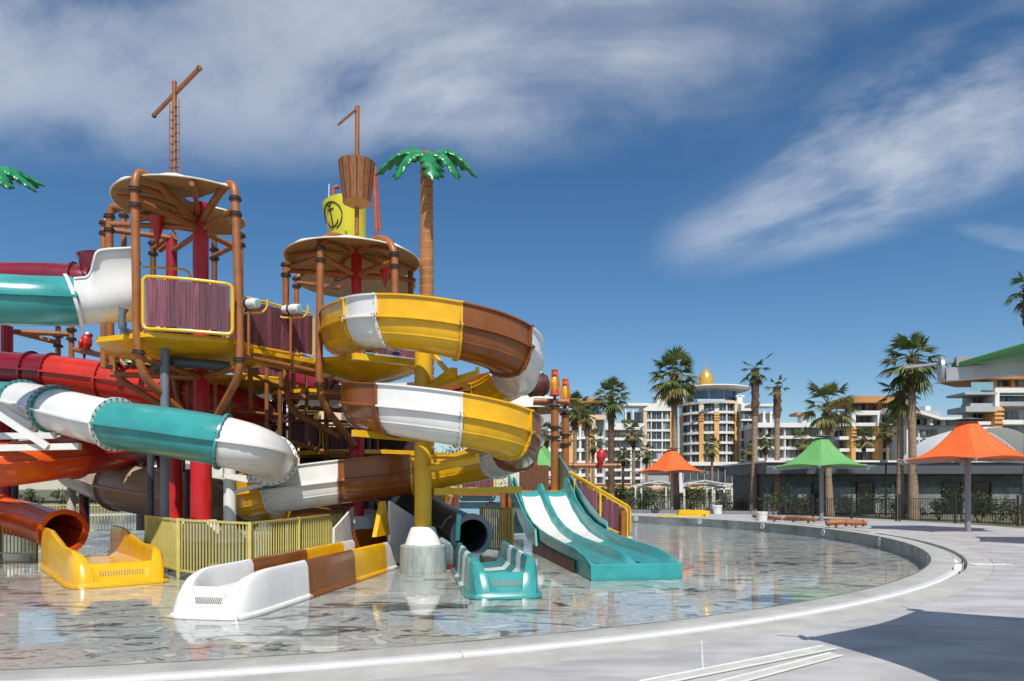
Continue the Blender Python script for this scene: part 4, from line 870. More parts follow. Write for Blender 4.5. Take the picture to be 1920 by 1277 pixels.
def panel(root, a, b, n=12, bow=0.0, fr=0.032, frame=STEEL_Y, rail2=True, inset=0.07, z0off=0.0, slope=True):
    # a, b: lower corners (x,y,z) ; heights given by a.w tuple (z0,z1)
    (ax, ay, a0, a1), (bx, by, b0, b1) = a, b
    A = Vector((ax, ay, 0)); B = Vector((bx, by, 0)); d = B-A; L = d.length; nrm = Vector((d.y, -d.x, 0)).normalized()
    if nrm.y > 0: nrm = -nrm
    def pt(t, f):
        z0 = a0+(b0-a0)*t; z1 = a1+(b1-a1)*t; return A+d*t+nrm*bow*(1-(2*t-1)**2)+Vector((0, 0, z0+(z1-z0)*f))
    loop = [pt(0, 0)]+[pt(q/6, 0) for q in range(1, 6)]+[pt(1, 0), pt(1, 1)]+[pt(1-q/6, 1) for q in range(1, 6)]+[pt(0, 1)]
    # rounded corners
    m_ = MB(); P_ = [pt(0.5, 0)]+[pt(q/6, 0) for q in (4, 5)]+[pt(1, 0), pt(1, 1)]+[pt(q/6, 1) for q in (5, 4, 3, 2, 1)]+[pt(0, 1), pt(0, 0)]+[pt(q/6, 0) for q in (1, 2)]+[pt(0.499, 0)]
    m_.tube(fillet(P_, 0.16, 4), fr, 8); fr_ob = m_.build('rail_frame', frame, root)
    for q in range(n):
        t = (q+0.5)/n; t0 = inset/L; tt = t0+(1-2*t0)*t
        c = (pt(tt, 0.5)+Vector((0, 0, 0))); h = (pt(tt, 1)-pt(tt, 0)).length-0.13; w = (L-2*inset)/n
        share(PLU, 'plank', root, c+nrm*random.uniform(-0.006, 0.006), rz=math.atan2(d.y, d.x), scale=(w*0.97, 0.03, h))
    for t in (0.25, 0.75):
        for f in (0, 1): m_ = MB(); p = pt(t, f); m_.beam(p, p+Vector((0, 0, 0.08 if f == 0 else -0.08)), 0.035, 0.035); m_.build('clip', frame, root, smooth=False)
    return fr_ob
def post(root, P_, r=0.09, fil=0.35, m=STEEL_O, name='post'): return MB().tube(fillet(P_, fil, 6), r, 12).build(name, m, root)
def collar(root, p, ax=(0, 0, 1), r=0.09, m=STEEL_D):
    mb = MB(); ring(mb, p, ax, r*0.9, r*1.62, 0.032, 16); ring(mb, Vector(p)+Vector(ax).normalized()*0.05, ax, r*0.9, r*1.45, 0.025, 16); return mb.build('collar', m, root)
def canopy(root, c, Rr, rise=0.28, a0=0.0, a1=2*math.pi, scal=True, n=44, tilt=(0, 0)):
    mb = MB(); rows = []; rad = [0.12, 0.3, 0.5, 0.7, 0.85, 0.95, 1.0]
    def pz(rr, a, up): 
        z = rise*(1-rr**2); return c+Vector((Rr*rr*math.cos(a), Rr*rr*math.sin(a), z+up+tilt[0]*rr*math.cos(a)*Rr+tilt[1]*rr*math.sin(a)*Rr))
    for rr in rad: rows.append([pz(rr, a0+(a1-a0)*j/n, 0.0) for j in range(n+1)])
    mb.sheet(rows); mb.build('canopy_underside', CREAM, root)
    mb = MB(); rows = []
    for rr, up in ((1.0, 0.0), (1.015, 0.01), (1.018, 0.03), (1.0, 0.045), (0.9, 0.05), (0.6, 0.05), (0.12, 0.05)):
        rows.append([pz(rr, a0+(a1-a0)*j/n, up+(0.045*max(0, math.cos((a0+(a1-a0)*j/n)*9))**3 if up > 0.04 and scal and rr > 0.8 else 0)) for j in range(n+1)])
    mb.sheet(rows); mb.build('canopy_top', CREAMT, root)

# ---------------- left tower
TA = Vector((-8.07, 18.0, 0))
ta = thing('play_tower', 'left tower of rust-orange bent posts with cream round canopy and yellow platform', 'play tower', (TA.x, TA.y, WZ))
def arch(p0, px1, py1, Y1): return [p0, at(px1, py1, Y1)]
post(ta, [at(380, 808, 17.7), at(266, 706, 16.1), at(257, 640, 16.0), (-8.70, 15.98, 8.92), (-8.57, 16.45, 8.98), (-8.42, 16.95, 8.80), (-8.15, 17.8, 8.50)], 0.095, 0.45)
post(ta, [at(392, 808, 17.7), at(449, 705, 16.6), at(450, 650, 16.6), (-6.64, 16.6, 8.90), (-6.98, 16.88, 8.96), (-7.42, 17.3, 8.78), (-7.95, 17.85, 8.50)], 0.095, 0.4)
post(ta, [at(365, 800, 18.2), at(216, 706, 18.6), at(207, 650, 18.6), at(205, 400, 18.6), at(213, 384, 18.6), (-9.6, 18.35, 8.76), (-8.3, 18.05, 8.50)], 0.095, 0.45)
post(ta, [at(195, 690, 19.6), at(195, 420, 19.6), at(206, 395, 19.8), at(260, 380, 20.4)], 0.09, 0.4)
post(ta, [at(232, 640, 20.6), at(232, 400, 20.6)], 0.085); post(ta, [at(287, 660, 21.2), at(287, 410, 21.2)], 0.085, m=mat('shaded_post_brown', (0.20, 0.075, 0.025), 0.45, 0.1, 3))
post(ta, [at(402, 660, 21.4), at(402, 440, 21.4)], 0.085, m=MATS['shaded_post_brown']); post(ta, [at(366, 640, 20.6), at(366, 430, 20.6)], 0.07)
post(ta, [at(451, 650, 19.8), at(451, 440, 19.8), at(440, 425, 19.9), at(410, 418, 20.5)], 0.08, 0.3)
for (px, py, Y) in ((253, 357, 15.98), (253.7, 387, 15.98), (441, 374, 16.6), (442, 403, 16.6), (205, 407, 18.6), (205, 433, 18.6), (232, 406, 20.6), (196, 420, 19.6), (196, 439, 19.6), (287, 458, 21.2), (287, 477, 21.2), (402, 470, 21.4), (402, 486, 21.4), (451, 443, 19.8), (451, 461, 19.8), (260, 662, 16.0), (449, 676, 16.6), (209, 690, 18.6)): collar(ta, at(px, py, Y))
# radial beams under the canopy, ring tie and lower braces
def bar(root, a, b, r=0.075, m=STEEL_O, name='brace'): return MB().tube([a, b], r, 10).build(name, m, root)
for a, b in (((255, 375, 16.0), (372, 428, 17.9)), ((441, 392, 16.6), (384, 428, 17.9)), ((205, 420, 18.6), (372, 428, 18.1)), ((196, 430, 19.6), (320, 446, 20.5)), ((287, 468, 21.2), (323, 440, 20.6)), ((402, 480, 21.4), (452, 455, 19.8)), ((325, 470, 20.5), (372, 438, 18.4)),
             ((262, 670, 16.0), (374, 706, 17.8)), ((449, 688, 16.6), (386, 706, 17.8)), ((209, 702, 18.6), (374, 708, 18.1)), ((329, 445, 20.5), (300, 470, 21)), ((386, 438, 17.9), (445, 466, 19.0)), ((245, 690, 19), (300, 640, 19.5)), ((204, 645, 18.6), (245, 650, 19.6))): bar(ta, at(*a), at(*b))
# curved ribs carrying the shell
for a, m_, b in (((256, 372, 16.0), (330, 352, 17.0), (368, 366, 17.8)), ((375, 370, 18.1), (350, 400, 18.8), (330, 440, 19.8))):
    pass
for an in (110, 165, 215, 245, 290):
    d = Vector((math.cos(R_(an)), math.sin(R_(an)), 0)); c = Vector((-8.12, 17.95, 8.84))
    MB().tube(catmull([c+Vector((0, 0, -0.22))+d*0.2, c+d*1.0+Vector((0, 0, -0.04)), c+d*1.85+Vector((0, 0, -0.12))], 5), 0.06, 8).build('rib', STEEL_O, ta)
canopy(ta, Vector((-8.22, 17.95, 8.84)), 1.88, 0.20, R_(74), R_(74)+R_(248))
for q in range(3): MB().tube([at(300+q*14, 400+q*4, 18.4), at(330-q*10, 440, 19.3)], 0.02, 6).build('shell_stay', STEEL_O, ta) if q == 0 else None
canopy(ta, at(395, 412, 22.2), 1.05, 0.22, scal=False)
MB().tube(catmull([at(318, 410, 18.2), at(318, 378, 18.2), at(308, 364, 18.2), at(297, 373, 18.2)], 5), 0.03, 8).build('shower_hook', STEEL_O, ta)
MB().lathe([(0.02, -0.48), (0.20, 0.20), (0.22, 0.24), (0.19, 0.24)], at(295, 425, 18.2), 20).build('spill_cone', STEEL_R, ta)
column('tower_column', 'thick red column of the left tower, partly behind the teal tube', TA.x, TA.y, 8.98, 0.26, STEEL_R, rt=0.185)
MB().lathe([(0.27, 0), (0.27, 0.3)], (0, 0, 0), 4)
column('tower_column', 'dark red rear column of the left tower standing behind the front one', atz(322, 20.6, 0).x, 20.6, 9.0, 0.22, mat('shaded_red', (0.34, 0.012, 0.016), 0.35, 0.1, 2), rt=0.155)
# platform with rim and conical belly
PA = Vector((-8.35, 18.1, 0)); pz = 5.16
pf = MB().lathe([(0.3, pz-0.52), (1.2, pz-0.30), (2.18, pz-0.11), (2.22, pz-0.09), (2.22, pz+0.03), (2.16, pz+0.04), (0.05, pz+0.04)], PA, 8).build('platform', YEL, ta, angle=20)
panel(ta, (at(268, 0, 15.85).x, 15.85, 5.24, 6.44), (at(436, 0, 16.30).x, 16.30, 5.20, 6.38), 14, bow=0.10, fr=0.042)
panel(ta, (-11.0, 20.6, 5.3, 6.4), (-8.9, 21.5, 5.3, 6.4), 10, bow=0.0)
MB().tube(fillet([at(268, 500, 19.0), at(350, 505, 19.2), at(358, 520, 19.2)], 0.2), 0.03, 8).build('rear_rail', STEEL_Y, ta)
# dark ring main and pipes below the platform
MB().tube(fillet([at(290, 690, 17.0), at(320, 678, 16.9), at(372, 682, 17.0), at(430, 688, 17.2)], 0.2), 0.13, 12).build('ring_main', PIPE_D, ta)
MB().tube([at(288, 650, 17.6), at(288, 676, 17.6)], 0.12, 12).build('valve_body', PIPE_D, ta)
MB().tube([at(322, 646, 17.2), at(322, 690, 17.2)], 0.09, 10).build('drop_pipe', PIPE_D, ta)
for i in range(5): MB().beam(at(297+i*7, 664, 18.3), at(297+i*7, 683, 18.3), 0.04, 0.04).build('baluster', STEEL_Y if i % 2 else STEEL_O, ta, smooth=False)
for (px, Y, r, m, y0, lab) in ((309, 16.6, 0.10, PIPE_G, 600, 'blue-grey drain pipe left of the front red column'), (282, 17.6, 0.085, PIPE_D, 760, 'dark drain pipe standing beside the blue-grey one'), (354, 19.6, 0.10, PIPE_D, 880, 'dark pipe close behind the front red column'), (28, 22.0, 0.10, PIPE_D, 760, 'dark pipe beside the red column at the far left')):
    tag(MB().tube([at(px, y0, Y), atz(px, Y, WZ-0.05)], r, 14).build('drain_pipe', m), lab, 'pipe')
column('support_column', 'red support column at the far left edge below the teal tube', atz(13, 22.2, 0).x, 22.2, at(0, 612, 22.2).z, 0.27, STEEL_R, rt=0.17, zs=3.6)
column('support_column', 'dark maroon slim column behind the shaded white tube at lower left', atz(158, 22.5, 0).x, 22.5, 1.9, 0.15, mat('dark_maroon_paint', (0.085, 0.008, 0.014), 0.4, 0.1, 3), base=False)
column('support_column', 'pale beige slim column beside the dark maroon one', atz(134, 23.5, 0).x, 23.5, 1.6, 0.13, BEIGE, base=False)
column('support_column', 'white column carrying the end of the teal and white tube', atz(431, 17.2, 0).x, 17.2, at(0, 872, 17.2).z, 0.15, STEEL_W, cone=(0.4, 0.2, 0.3))
column('support_column', 'beige column showing above the shaded white tube', atz(268, 23, 0).x, 23, at(0, 846, 23).z, 0.20, BEIGE, base=False)
column('tower_column', 'red column standing between the blue-grey pipe and the front red column', atz(326, 18.9, 0).x, 18.9, 2.4, 0.22, STEEL_R)
# white bracket arms at the tube support
br = thing('tube_bracket', 'white welded bracket arms under the white end of the teal tube', 'bracket', atz(431, 17.2, 1.5))
for a, b in (((405, 890, 16.9), (470, 896, 16.9)), ((431, 898, 17.1), (520, 905, 17.2)), ((437, 924, 17.2), (520, 900, 17.2)), ((415, 876, 16.8), (415, 894, 16.8)), ((487, 885, 17.2), (487, 908, 17.2))): MB().beam(at(*a), at(*b), 0.10, 0.10).build('arm', STEEL_W, br, smooth=False)
# white truss frame at far left below the teal tube
wt = thing('tube_bracket', 'white truss bracket with crossed members at the left edge', 'bracket', at(30, 830, 16.4))
for a, b in (((-30, 818, 16.5), (105, 817, 16.9)), ((-30, 841, 16.3), (150, 837, 16.4)), ((-30, 760, 16.0), (90, 838, 16.3)), ((-20, 775, 17.2), (70, 806, 17.4)), ((-30, 745, 17.2), (62, 800, 17.3))): MB().beam(at(*a), at(*b), 0.14, 0.15).build('member', STEEL_W, wt, smooth=False)
# rear-left frames with parrot perch
lf = thing('support_frame', 'rust-orange frame of posts and beams left of the left tower, behind the tubes', 'support frame', at(120, 650, 23))
for P_ in ([at(134, 720, 23), at(134, 610, 23)], [at(109, 720, 24), at(109, 612, 24)], [at(26, 622, 22.6), at(134, 627, 23)], [at(26, 622, 23.4), at(106, 642, 24)], [at(140, 655, 22.6), at(215, 672, 21)], [at(148, 655, 22.6), at(190, 664, 22.6)]): MB().tube(P_, 0.085, 10).build('beam', STEEL_O, lf)
for (px, py, Y) in ((134, 620, 23), (134, 637, 23), (109, 632, 24), (109, 650, 24)): collar(lf, at(px, py, Y), r=0.1)
gcan = thing('toy_leaf', 'green fibreglass leaf shape behind the lower braces of the left tower', 'play decoration', at(248, 678, 21))
MB().lathe([(0.02, 0.32), (0.4, 0.26), (0.62, 0.08), (0.70, -0.10), (0.6, -0.12)], at(250, 680, 21.4), 12).build('leaf_cap', FGREEN, gcan)

# mast of the left tower
ms = thing('mast', 'tall rust-orange ship mast with angled yard and rope ladders above the left canopy', 'mast', at(327, 330, 19.0))
MB().tube([at(327, 330, 19.0), at(327, 153, 19.0)], 0.062, 12).build('pole', STEEL_O, ms)
yd = MB().beam(at(288, 217, 20.2), at(375, 127, 17.86), 0.07, 0.10).build('yard', STEEL_O, ms, smooth=False)
for p in (at(289, 217, 20.2), at(374, 128, 17.9)): mb = MB(); ring(mb, p, (1, -1, 0), 0.02, 0.07, 0.03, 10); mb.build('yard_cap', STEEL_D, yd)
for s_, y0 in ((-9, 195), (9, 185)):
    ld = MB(); a0, a1 = at(327+s_*1.12, 330, 18.9), at(327+s_*0.95, y0, 18.9); ld.tube([a0, a1], 0.016, 6); o = ld.build('ladder_side', STEEL_O, ms)
    for q in range(9):
        t = q/9; e = a0.lerp(a1, t); e2 = at(327, 330+(y0-330)*t, 18.95); MB().tube([e, e2], 0.012, 5).build('rung', STEEL_D, o)
# ---------------- bridge between the towers
bg_ = thing('rope_bridge', 'footbridge with purple-brown plank sides joining the two towers', 'bridge', (-6.0, 18.1, 5.0))
A4 = (at(454, 0, 17.0).x, 17.0, 5.12, 6.30); B4 = (at(588, 0, 19.2).x, 19.2, 5.22, 6.40)
panel(bg_, A4, B4, 16)
panel(bg_, (A4[0]-0.9, A4[1]+1.3, 5.15, 6.32), (B4[0]-0.7, B4[1]+1.2, 5.2, 6.4), 12)
MB().beam((A4[0]-0.45, A4[1]+0.6, 5.02), (B4[0]-0.4, B4[1]+0.6, 5.08), 1.5, 0.10).build('walkway', YEL, bg_, smooth=False)
MB().tube([(A4[0]-0.1, A4[1]-0.05, 4.86), (B4[0]+0.1, B4[1]-0.1, 4.80)], 0.07, 10).build('lower_beam', STEEL_O, bg_)
for t in (0.22, 0.62, 0.95):
    p = Vector((A4[0]+(B4[0]-A4[0])*t, A4[1]+(B4[1]-A4[1])*t, 4.84)); MB().tube([p, p+Vector((0, 0, 0.30))], 0.03, 8).build('hanger', STEEL_O, bg_)
def cannon(i, px, py, Y, lab):
    r_ = thing('water_cannon', lab, 'water cannon', at(px, py+40, Y), 'white water cannons on the bridge rail')
    c = at(px, py, Y); d = Vector((0.85, -0.45, -0.05)).normalized()
    MB().tube([c-d*0.34, c-d*0.30, c-d*0.1, c+d*0.14, c+d*0.30, c+d*0.31], [0.03, 0.10, 0.125, 0.13, 0.115, 0.06], 16).build('barrel', WHT, r_)
    mb = MB(); ring(mb, c+d*0.32, d, 0.0, 0.085, 0.02, 16); mb.build('nozzle', mat('cannon_teal', (0.25, 0.48, 0.50), 0.35, 0.05, 4), r_)
    mb = MB(); ring(mb, c, d, 0.11, 0.145, 0.05, 16); mb.build('band', STEEL_D, r_)
    MB().tube([c, c+Vector((0, 0, -1.25))], 0.035, 8).build('stand', STEEL_O, r_)
    e = Vector((-0.12, 0.1, 0))
    MB().tube(fillet([c+Vector((-0.42, 0.02, 0.16)), c+Vector((-0.42, 0.02, -0.10)), c+Vector((-0.25, 0, -0.22)), c+Vector((0.32, 0.05, -0.20)), c+Vector((0.42, 0.10, -0.05)), c+Vector((0.42, 0.10, 0.14))], 0.1), 0.025, 8).build('cradle', STEEL_Y, r_)
cannon(0, 466, 570, 16.9, 'white water cannon on the bridge rail beside the left tower')
cannon(1, 545, 580, 18.1, 'white water cannon in the middle of the bridge rail')
# ---------------- right tower
TB = Vector((-4.60, 20.5, 0))
tb = thing('play_tower', 'right tower with round cream canopy on bent posts behind the spiral slide', 'play tower', (TB.x, TB.y, WZ))
column('tower_column', 'red column of the right tower on a white cone base', TB.x, TB.y, at(0, 452, 20.5).z, 0.225, STEEL_R, rt=0.155)
zc0 = at(0, 470, 20.5).z
post(tb, [at(665, 835, 20.2), at(606, 760, 19.2), at(598, 720, 18.9), at(601, 452, 18.9), at(622, 441, 19.2), at(645, 446, 19.8), at(662, 470, 20.3)], 0.10, 0.4)
post(tb, [at(741, 640, 18.95), at(740, 468, 18.95), at(722, 446, 19.2), at(700, 450, 19.8), at(675, 470, 20.3)], 0.10, 0.4)
post(tb, [at(640, 820, 20.6), at(545, 770, 20.9), at(536, 720, 20.9), at(536, 494, 20.9), at(552, 470, 20.8), at(600, 456, 20.6), at(655, 466, 20.5)], 0.10, 0.4)
post(tb, [at(556, 640, 24.0), at(556, 520, 24.0), at(570, 512, 24.2)], 0.09, 0.3); post(tb, [at(770, 620, 21.6), at(770, 500, 21.6)], 0.09)
for (px, py, Y) in ((601, 467, 18.9), (601, 489, 18.9), (740, 478, 18.95), (740, 501, 18.95), (536, 498, 20.9), (536, 517, 20.9), (556, 524, 24), (556, 538, 24), (600, 722, 18.9)): collar(tb, at(px, py, Y), r=0.095)
for a, b in (((601, 478, 18.9), (660, 512, 20.2)), ((740, 490, 18.95), (676, 512, 20.3)), ((536, 507, 20.9), (660, 514, 20.6)), ((670, 514, 20.4), (778, 526, 21.4)), ((548, 500, 20.8), (600, 482, 19)), ((601, 735, 18.9), (660, 740, 20.3)), ((536, 745, 20.9), (655, 745, 20.6)), ((556, 530, 24), (640, 540, 23)), ((660, 520, 20.5), (610, 540, 23))): bar(tb, at(*a), at(*b))
canopy(tb, at(662, 490, 20.5), 1.94, 0.34)
canopy(tb, at(668, 532, 25.4), 2.15, 0.2, scal=False)
for an in (60, 120, 200, 250, 320, 20):
    d = Vector((math.cos(R_(an)), math.sin(R_(an)), 0)); c = at(662, 490, 20.5)
    MB().tube(catmull([c+Vector((0, 0, 0.22))+d*0.25, c+d*1.0+Vector((0, 0, 0.18)), c+d*1.85+Vector((0, 0, -0.06))], 5), 0.055, 8).build('rib', STEEL_O, tb)
MB().tube(catmull([at(705, 505, 20.0), at(704, 480, 20.0), at(712, 474, 20.0), at(719, 480, 20.0)], 5), 0.025, 8).build('shower_hook', STEEL_O, tb)
MB().lathe([(0.02, -0.42), (0.19, 0.18), (0.20, 0.22), (0.17, 0.22)], at(722, 512, 20.2), 18).build('spill_cone', STEEL_R, tb)
PB = Vector((-4.45, 20.4, 0))
MB().lathe([(0.3, 4.70), (1.0, 4.82), (1.72, 5.05), (1.75, 5.07), (1.75, 5.17), (1.7, 5.18), (0.05, 5.18)], PB, 8).build('platform', YEL, tb, angle=20)
panel(tb, (-4.0, 18.6, 5.2, 6.2), (-2.7, 19.6, 5.2, 6.2), 10)
# lower storey below the right tower
panel(tb, (at(544, 0, 22).x, 22.0, 2.9, 4.0), (at(600, 0, 22).x, 22.0, 2.9, 4.0), 8)
MB().lathe([(0.05, 2.62), (2.6, 2.62), (2.6, 2.74), (0.05, 2.74)], (-4.7, 23.0, 0), 10).build('lower_platform', YEL, tb, angle=20)
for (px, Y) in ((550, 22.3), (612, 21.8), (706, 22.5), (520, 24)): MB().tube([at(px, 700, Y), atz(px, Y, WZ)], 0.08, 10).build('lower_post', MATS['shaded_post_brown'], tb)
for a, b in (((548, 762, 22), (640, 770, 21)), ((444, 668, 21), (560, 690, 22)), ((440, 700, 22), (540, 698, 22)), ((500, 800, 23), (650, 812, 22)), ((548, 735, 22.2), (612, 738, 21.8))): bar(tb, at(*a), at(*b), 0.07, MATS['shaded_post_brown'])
bpz = MB(); bpz.box((-5.0, 23.6, 1.55), (4.4, 0.2, 3.9)); bpz.build('shade_back_wall', mat('dark_shade_wall', (0.045, 0.014, 0.018), 0.6, 0.2, 2), tb, smooth=False)  # dark wall added to block light and deepen the shade behind the tower
# crow's nest with boom
cn = thing('crows_nest', 'wooden crow\'s nest basket with mast and short boom above the right canopy', 'crow\'s nest', at(668, 432, 20.6))
MB().tube([at(669, 440, 20.6), at(670, 199, 20.6)], 0.068, 12).build('pole', STEEL_O, cn)
MB().beam(at(667, 206, 20.5), at(634, 234, 21.4), 0.04, 0.06).build('boom', STEEL_O, cn, smooth=False)
c0 = at(669, 384, 20.6); htop = at(669, 306, 20.6).z-c0.z
for q in range(14):
    a0 = 2*math.pi*q/14+0.03; a1 = 2*math.pi*(q+1)/14-0.03
    mb = MB(); mb.lathe([(0.36, 0.06), (0.40, 0.06), (0.54, htop), (0.50, htop), (0.36, 0.06)], c0, 3, a0, a1); mb.build('stave', WOODB, cn, smooth=False)
MB().lathe([(0.34, 0.065), (0.49, htop-0.01)], c0, 28).build('inner_lining', BLACK, cn)
MB().lathe([(0.02, -0.10), (0.26, -0.03), (0.42, 0.05), (0.36, 0.065)], c0, 24).build('basket_floor', mat('ochre_floor', (0.45, 0.20, 0.045), 0.5, 0.1, 3), cn)
# tipping bucket
bk = thing('tipping_bucket', 'yellow tipping bucket with black anchor emblem above the right tower', 'tipping bucket', at(655, 440, 24))
bc = at(655, 470, 24.0); bh = at(0, 380, 24).z-bc.z; bmat = Matrix.Rotation(R_(-6), 3, 'Y')
def bpt(a, f, off=0.0):
    rr = 0.56+0.20*f+off; p = Vector((rr*math.cos(a), rr*math.sin(a), bh*f+0.06*math.cos(a)*f)); return bc+bmat @ p
MB().sheet([[bpt(2*math.pi*j/28, f) for j in range(29)] for f in (0, 0.25, 0.5, 0.75, 1.0)]).build('bucket', BUCKY, bk)
MB().sheet([[bpt(2*math.pi*j/28, f, -0.04) for j in range(29)] for f in (0.03, 0.5, 1.0)]).build('bucket_lining', mat('bucket_inside', (0.40, 0.36, 0.03), 0.5, 0.1, 2), bk)
em = MB(); ce = R_(238); cf = 0.62
def ep(u, v_): return bpt(ce+u/0.68, cf+v_/bh, 0.014)
em.tube([ep(0.40*math.cos(R_(q)), 0.46*math.sin(R_(q))) for q in range(-70, 200, 12)], 0.020, 6)
em.tube([ep(0, 0.34), ep(0, 0.0), ep(0, -0.36)], 0.020, 6); em.tube([ep(-0.13, 0.22), ep(0.13, 0.22)], 0.024, 6)
em.tube([ep(0.24*math.cos(R_(q)), -0.12+0.24*math.sin(R_(q))) for q in range(190, 352, 12)], 0.022, 6); em.tube([ep(0.07*math.cos(R_(q)), 0.40+0.07*math.sin(R_(q))) for q in range(0, 361, 40)], 0.018, 6)
em.build('anchor_emblem', BLACK, bk)
PINK = mat('faded_red_post', (0.42, 0.10, 0.06), 0.45, 0.15, 3)
for P_ in ([at(620, 445, 24), at(626, 352, 24)], [at(626, 352, 24), at(636, 350, 24)], [at(706, 445, 23.6), at(702, 330, 23.6)], [at(712, 430, 23.8), at(703, 312, 23.8)]): MB().tube(P_, 0.07, 10).build('frame_post', PINK, bk)
MB().tube([at(615, 440, 24.2), at(617, 345, 24.2)], 0.02, 6).build('guide_wire', STEEL_W, bk)
# ---------------- yellow column of the spiral and its arms
yc = column('spiral_column', 'yellow column of the spiral slide standing on a pale marble plinth', -2.13, 16.6, 5.0, 0.205, STEEL_Y, cone=(0.44, 0.26, 0.40))
def arm(a, b, w=0.11): MB().beam(a, b, w, w*1.2).build('arm', STEEL_Y, yc, smooth=False)
for th, zz in ((300, None), (660, None)):
    e = hel(th if th > 180 else th+360); e.z -= 0.12; c = Vector((-2.13, 16.6, e.z-0.28))
    arm(c, Vector((e.x, e.y, e.z-0.10))); MB().tube([Vector((e.x, e.y, e.z-0.16)), e+Vector((0, 0, 0.04))], 0.045, 8).build('saddle_post', STEEL_Y, yc)
arm(at(812, 922, 16.7), at(975, 918, 18.0), 0.14); arm(at(812, 874, 16.6), at(905, 846, 17.4), 0.10); arm(at(812, 860, 16.6), at(870, 700, 15.4)) if False else None
arm(at(812, 724, 16.5), at(852, 697, 15.6), 0.16); arm(at(846, 700, 15.6), at(878, 730, 16.2), 0.08); arm(at(815, 668, 16.5), at(842, 700, 15.7), 0.08)
arm(at(662, 812, 15.2), at(775, 822, 16.4), 0.12); arm(at(662, 668, 15.4), at(775, 680, 16.4), 0.12)
# ---------------- fences
BARU = unit('bar', FENCE, lambda b: b.box((0, 0, 0), (0.023, 0.023, 1.0)))
def fence(name, label, pts, h=1.24, zb=WZ, gap=0.115, m=FENCE, cat='fence', barw=1.0):
    root = thing(name, label, cat, (pts[0][0], pts[0][1], zb)); pts = [Vector((p[0], p[1], 0)) for p in pts]
    for i, (a, b) in enumerate(zip(pts, pts[1:])):
        d = b-a; L = d.length; n = max(2, int(L/gap)); up = Vector((0, 0, 1))
        MB().beam(a+up*(zb+h), b+up*(zb+h), 0.05, 0.045).build('top_rail', m, root, smooth=False)
        MB().beam(a+up*(zb+0.12), b+up*(zb+0.12), 0.04, 0.04).build('bottom_rail', m, root, smooth=False)
        for q in range(1, n): share(BARU, 'bar', root, a.lerp(b, q/n)+up*(zb+h/2+0.06), rz=math.atan2(d.y, d.x), scale=(barw, barw, h-0.14))
    for p in pts: MB().box((p.x, p.y, zb+h/2), (0.07, 0.07, h+0.06)).build('post', m, root, smooth=False)
    return root
fence('pool_fence', 'olive-yellow bar fence between the yellow run-out and the spiral run-out', [(-9.17, 17.4), (-7.40, 15.4), (-5.25, 13.9), (-4.98, 16.2), (-4.72, 19.2)])
fence('pool_fence', 'olive-yellow bar fence at the far left edge of the pool', [(-16.5, 19.9), (-14.9, 19.6), (-13.25, 19.3)])
fence('pool_fence', 'olive-yellow bar fence far behind the orange tube', [(-24, 30.5), (-19, 30.2), (-14, 30), (-10, 29.5)], h=1.2, gap=0.14)
fence('pool_gate', 'narrow yellow gate between the teal run-out and the double slide', [(-0.95, 21.0), (0.02, 20.4)], h=1.35, gap=0.075, cat='gate', m=STEEL_Y, barw=1.7)
# ---------------- stairs and small house on the right
st = thing('play_stairs', 'stairs with purple-brown plank sides and yellow handrails right of the double slide', 'stairs', (3.6, 24.6, WZ))
panel(st, (2.15, 24.3, 0.95, 1.95), (3.05, 24.4, 0.25, 1.38), 6)
panel(st, (3.08, 24.4, 0.20, 1.36), (4.0, 24.5, -0.15, 0.80), 8)
for off in (0.0, 0.75): MB().tube(fillet([(2.0, 24.2+off, 2.12), (3.1, 24.35+off, 1.46), (4.05, 24.5+off, 0.92), (4.15, 24.52+off, 0.8), (4.15, 24.52+off, -0.05)], 0.15), 0.035, 8).build('handrail', STEEL_Y, st)
for x, zt in ((3.06, 1.5), (4.02, 0.85)): MB().box((x, 24.36, zt/2-0.2), (0.05, 0.05, zt+0.3)).build('rail_post', STEEL_Y, st, smooth=False)
for x, y in ((3.86, 24.3), (4.12, 25.15)):
    MB().tube([(x, y, WZ), (x, y, 0.72)], 0.10, 10).build('newel_post', STEEL_O, st); MB().lathe([(0.24, WZ-0.05), (0.24, WZ+0.08), (0.14, WZ+0.12), (0.1, WZ+0.12)], (x, y, 0), 16).build('post_foot', BEIGE, st)
for q in range(7): MB().box((2.35+q*0.26, 24.95, 1.30-q*0.22), (0.30, 0.75, 0.06)).build('tread', STEEL_R, st, smooth=False)
MB().prism([(2.2, 24.5, 1.25), (2.2, 24.5, 1.45), (3.95, 24.62, -0.1), (3.95, 24.62, -0.3)], (0, 0.06, 0)).build('stringer', STEEL_R, st, smooth=False)
st.location = (3.80, 25.7, WZ); st.scale = (1.04, 1.0, 1.03)
hs_ = thing('play_platform', 'small boarded platform at the head of the double slide with mural wall below', 'play platform', (0.6, 24.0, WZ))
MB().box((1.2, 23.9, 1.45), (2.6, 1.7, 0.10)).build('floor', YEL, hs_, smooth=False)
BRU = unit('board', WOODW, lambda b: b.box((0, 0, 0), (1, 1, 1)))
for q in range(7): share(BRU, 'board', hs_, (0.08+q*0.135, 23.1, 1.98), scale=(0.13, 0.04, 0.98))
MB().box((0.48, 23.16, 1.97), (1.0, 0.05, 0.95)).build('board_wall', WOODW, hs_, smooth=False)
panel(hs_, (-2.1, 24.3, 1.45, 2.15), (-0.85, 24.3, 1.45, 2.15), 9)
panel(hs_, (-3.6, 24.9, 0.95, 1.75), (-2.2, 24.5, 0.75, 1.60), 9)
MB().beam((-3.9, 24.8, 1.35), (-2.3, 24.3, 0.85), 0.06, 0.20).build('red_stringer', STEEL_R, hs_, smooth=False)
